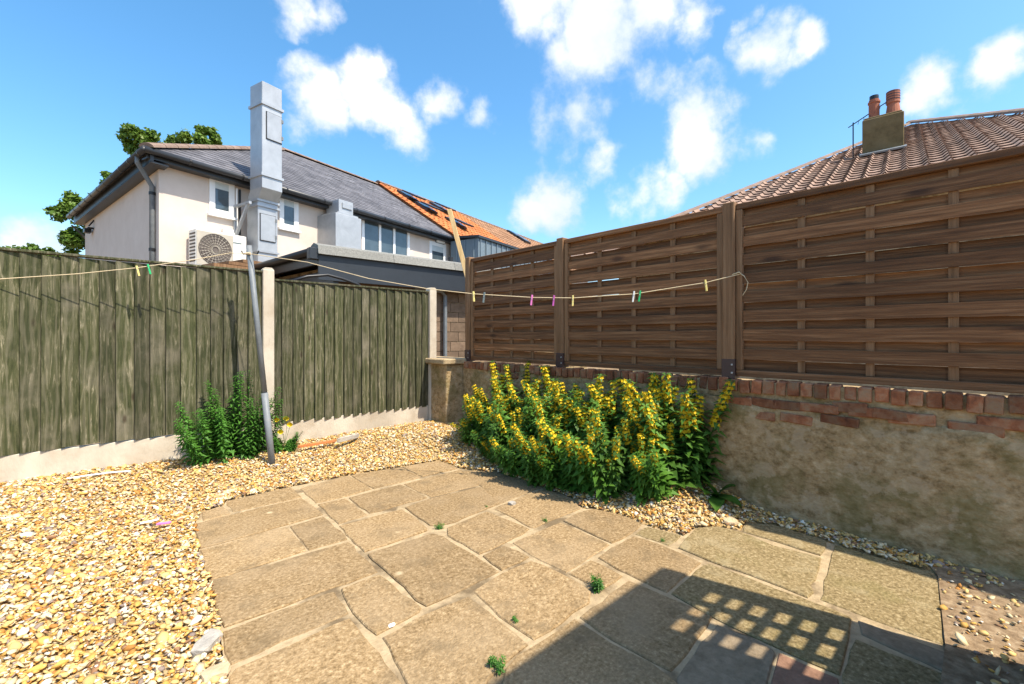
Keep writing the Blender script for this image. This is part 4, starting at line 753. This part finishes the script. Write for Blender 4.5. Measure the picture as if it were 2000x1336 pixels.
for a, ln, el in ((2.2, .2, 1.2), (3.6, .22, .25), (4.6, .2, .35), (1.2, .18, .5), (5.3, .2, .9), (3.0, .19, .8)):
    d = Vector((math.cos(a) * math.cos(el) - .2, math.sin(a) * math.cos(el), math.sin(el))).normalized(); s = d.cross(Vector((0, 0, 1))).normalized(); V = []; Fs = []
    b = Vector((dk.x, dk.y, g1(dk.x, dk.y)))
    for i in range(7):
        u = i / 6; w = .055 * math.sin(math.pi * min(1, .08 + u * .95)) ** .7; c = b + d * ln * u * 1.1 - Vector((0, 0, .09 * u * u)); V += [c - s * w + Vector((0, 0, .012)), c, c + s * w + Vector((0, 0, .012))]
        if i: k = 3 * i; Fs += [(k - 3, k - 2, k + 1, k), (k - 2, k - 1, k + 2, k + 1)]
    M('leaf', V, Fs, 'leaf', dock, True)
# weeds in joints
V, Fs, _, _ = stem_mesh(.8, 60, .3, .1, False, gap=.1, per=3); vw = (mk('leafy_stem', V, Fs, 'leaf_bright'), None)
for px, py, h, n, lb in ((1170, 1155, .07, 7, 'largest tuft of weed growing in a paving joint'), (972, 1308, .06, 4, 'upright weed in a joint beside the shadowed slabs'), (857, 1033, .04, 7, 'spreading low weed in a paving joint'), (1065, 1020, .035, 4, 'small weed in the joint near the yellow flowers'), (1295, 1059, .03, 4, 'tiny weed beside the small greenish slab'), (951, 992, .025, 3, 'tiny weed in a joint near the plant shadow'), (1008, 1221, .035, 3, 'small weed in the open joint of a large slab')):
    p = onz(px, py, -.01); t = thing('weed', lb, 'weed', p)
    for i in range(n): a = random.uniform(0, 6.28); put_stem(vw, p + Vector((random.gauss(0, h * .25), random.gauss(0, h * .25), 0)), h * random.uniform(.7, 1.2), (math.cos(a) * .6, math.sin(a) * .6), a, t)
    for ch_ in t.children: ch_.scale = tuple(h / .8 * 1.1 for _ in range(3))
# ---------------------------------------------------------------- debris
def rock(px, py, sx, sy, sz, m, label, z=None, nm='stone', rot=0):
    p = onz(px, py, .1); zz = max(g1(p.x, p.y), 0.0); p = onz(px, py, zz); bm = bmesh.new(); bmesh.ops.create_icosphere(bm, subdivisions=2, radius=1)
    c, s = math.cos(rot), math.sin(rot); V = []
    for v in bm.verts: q = v.co * (1 + random.uniform(-.14, .14)); q = Vector((max(-.75, min(.75, q.x)) * sx, max(-.75, min(.75, q.y)) * sy, max(-.6, min(.6, q.z)) * sz)); V.append(p + Vector((q.x * c - q.y * s, q.x * s + q.y * c, q.z + sz * .4)))
    bm.verts.index_update(); Fs = [[v.index for v in f.verts] for f in bm.faces]; bm.free(); return tag(M(nm, V, Fs, m, origin=p), label, 'stone')
rock(818, 872, .05, .035, .04, 'rock', 'pale angular stone lying on the gravel near the paving'); rock(1422, 1018, .1, .06, .025, 'rock', 'flat tan stone on the gravel edge beside the paving', rot=.8); rock(440, 965, .14, .06, .02, 'rock', 'flat pale stone beside the top left corner of the paving', rot=.6)
rock(405, 1262, .09, .045, .03, 'greyrock', 'large pale stone on the gravel against the paving edge', rot=.9); rock(1000, 985, .035, .03, .02, 'greyrock', 'pale round stone in the gravel by the flowers'); rock(422, 1322, .06, .04, .03, 'rock', 'brown broken stone by the near paving corner'); rock(765, 1222, .02, .012, .006, 'white', 'white chip lying on a paving slab')
a, b = onz(583, 874, .15), onz(655, 862, .15); tag(Mx('broken_tile', obox((a + b) / 2 + Vector((0, 0, .008)), (b - a) / 2, W(0, .02), Vector((0, 0, .012)), .002), 'pantile', origin=a), 'flat orange tile fragment lying along the gravel board', 'tile fragment')
a, b = ony(608, 860, LY - .04), ony(656, 858, LY - .04); tag(Mx('brick_shard', prism([a - Vector((0, 0, .03)), b - Vector((0, 0, .02)), b + Vector((0, 0, .03)), a.lerp(b, .85) + Vector((0, 0, .035)), a.lerp(b, .7) + Vector((0, 0, .015)), a + Vector((0, 0, .01))], (0, .014, 0)), 'slab_red', origin=a), 'reddish slate shard leaning against the gravel board', 'slate')
a, b = onz(660, 865, .15), onz(700, 855, .15); tag(Mx('grey_block', obox((a + b) / 2 + Vector((0, 0, .025)), (b - a) / 2, W(0, .03), Vector((0, 0, .025)), .005), 'greyrock', origin=a), 'grey stone block on the gravel by the fence', 'block')
a = onz(65, 968, .12); tag(Mx('dark_stick', obox(a + Vector((0, 0, .012)), W(.06, .025), W(-.004, .01), Vector((0, 0, .006)), .002), 'shoe', origin=a), 'dark flat sliver of wood lying on the gravel', 'stick')
pl = [onz(px, py, .155) for px, py in ((130, 937), (170, 931), (215, 925), (255, 922))]; tag(Mx('white_cable', tube([p + Vector((0, 0, .008)) for p in pl], .007, 6), 'white', origin=pl[0]), 'white cable along the foot of the gravel board', 'cable')
a = onz(320, 1028, .03); k = thing('fallen_peg', 'pink clothes peg lying on the gravel', 'clothes peg', a)
for s in (-1, 1): Mx('jaw', obox(a + Vector((0, 0, .02)) + W(0, s * .006), W(.034, .012), W(-.001, .004), Vector((0, 0, .005)), .001), 'peg_pink', k)
a = onz(292, 1024, .04); tag(Mx('white_splinter', obox(a + Vector((0, 0, .02)), W(.035, .03), W(-.005, .006), Vector((0, 0, .003))), 'white', origin=a), 'white plastic strip lying on gravel next to the pink peg', 'debris')
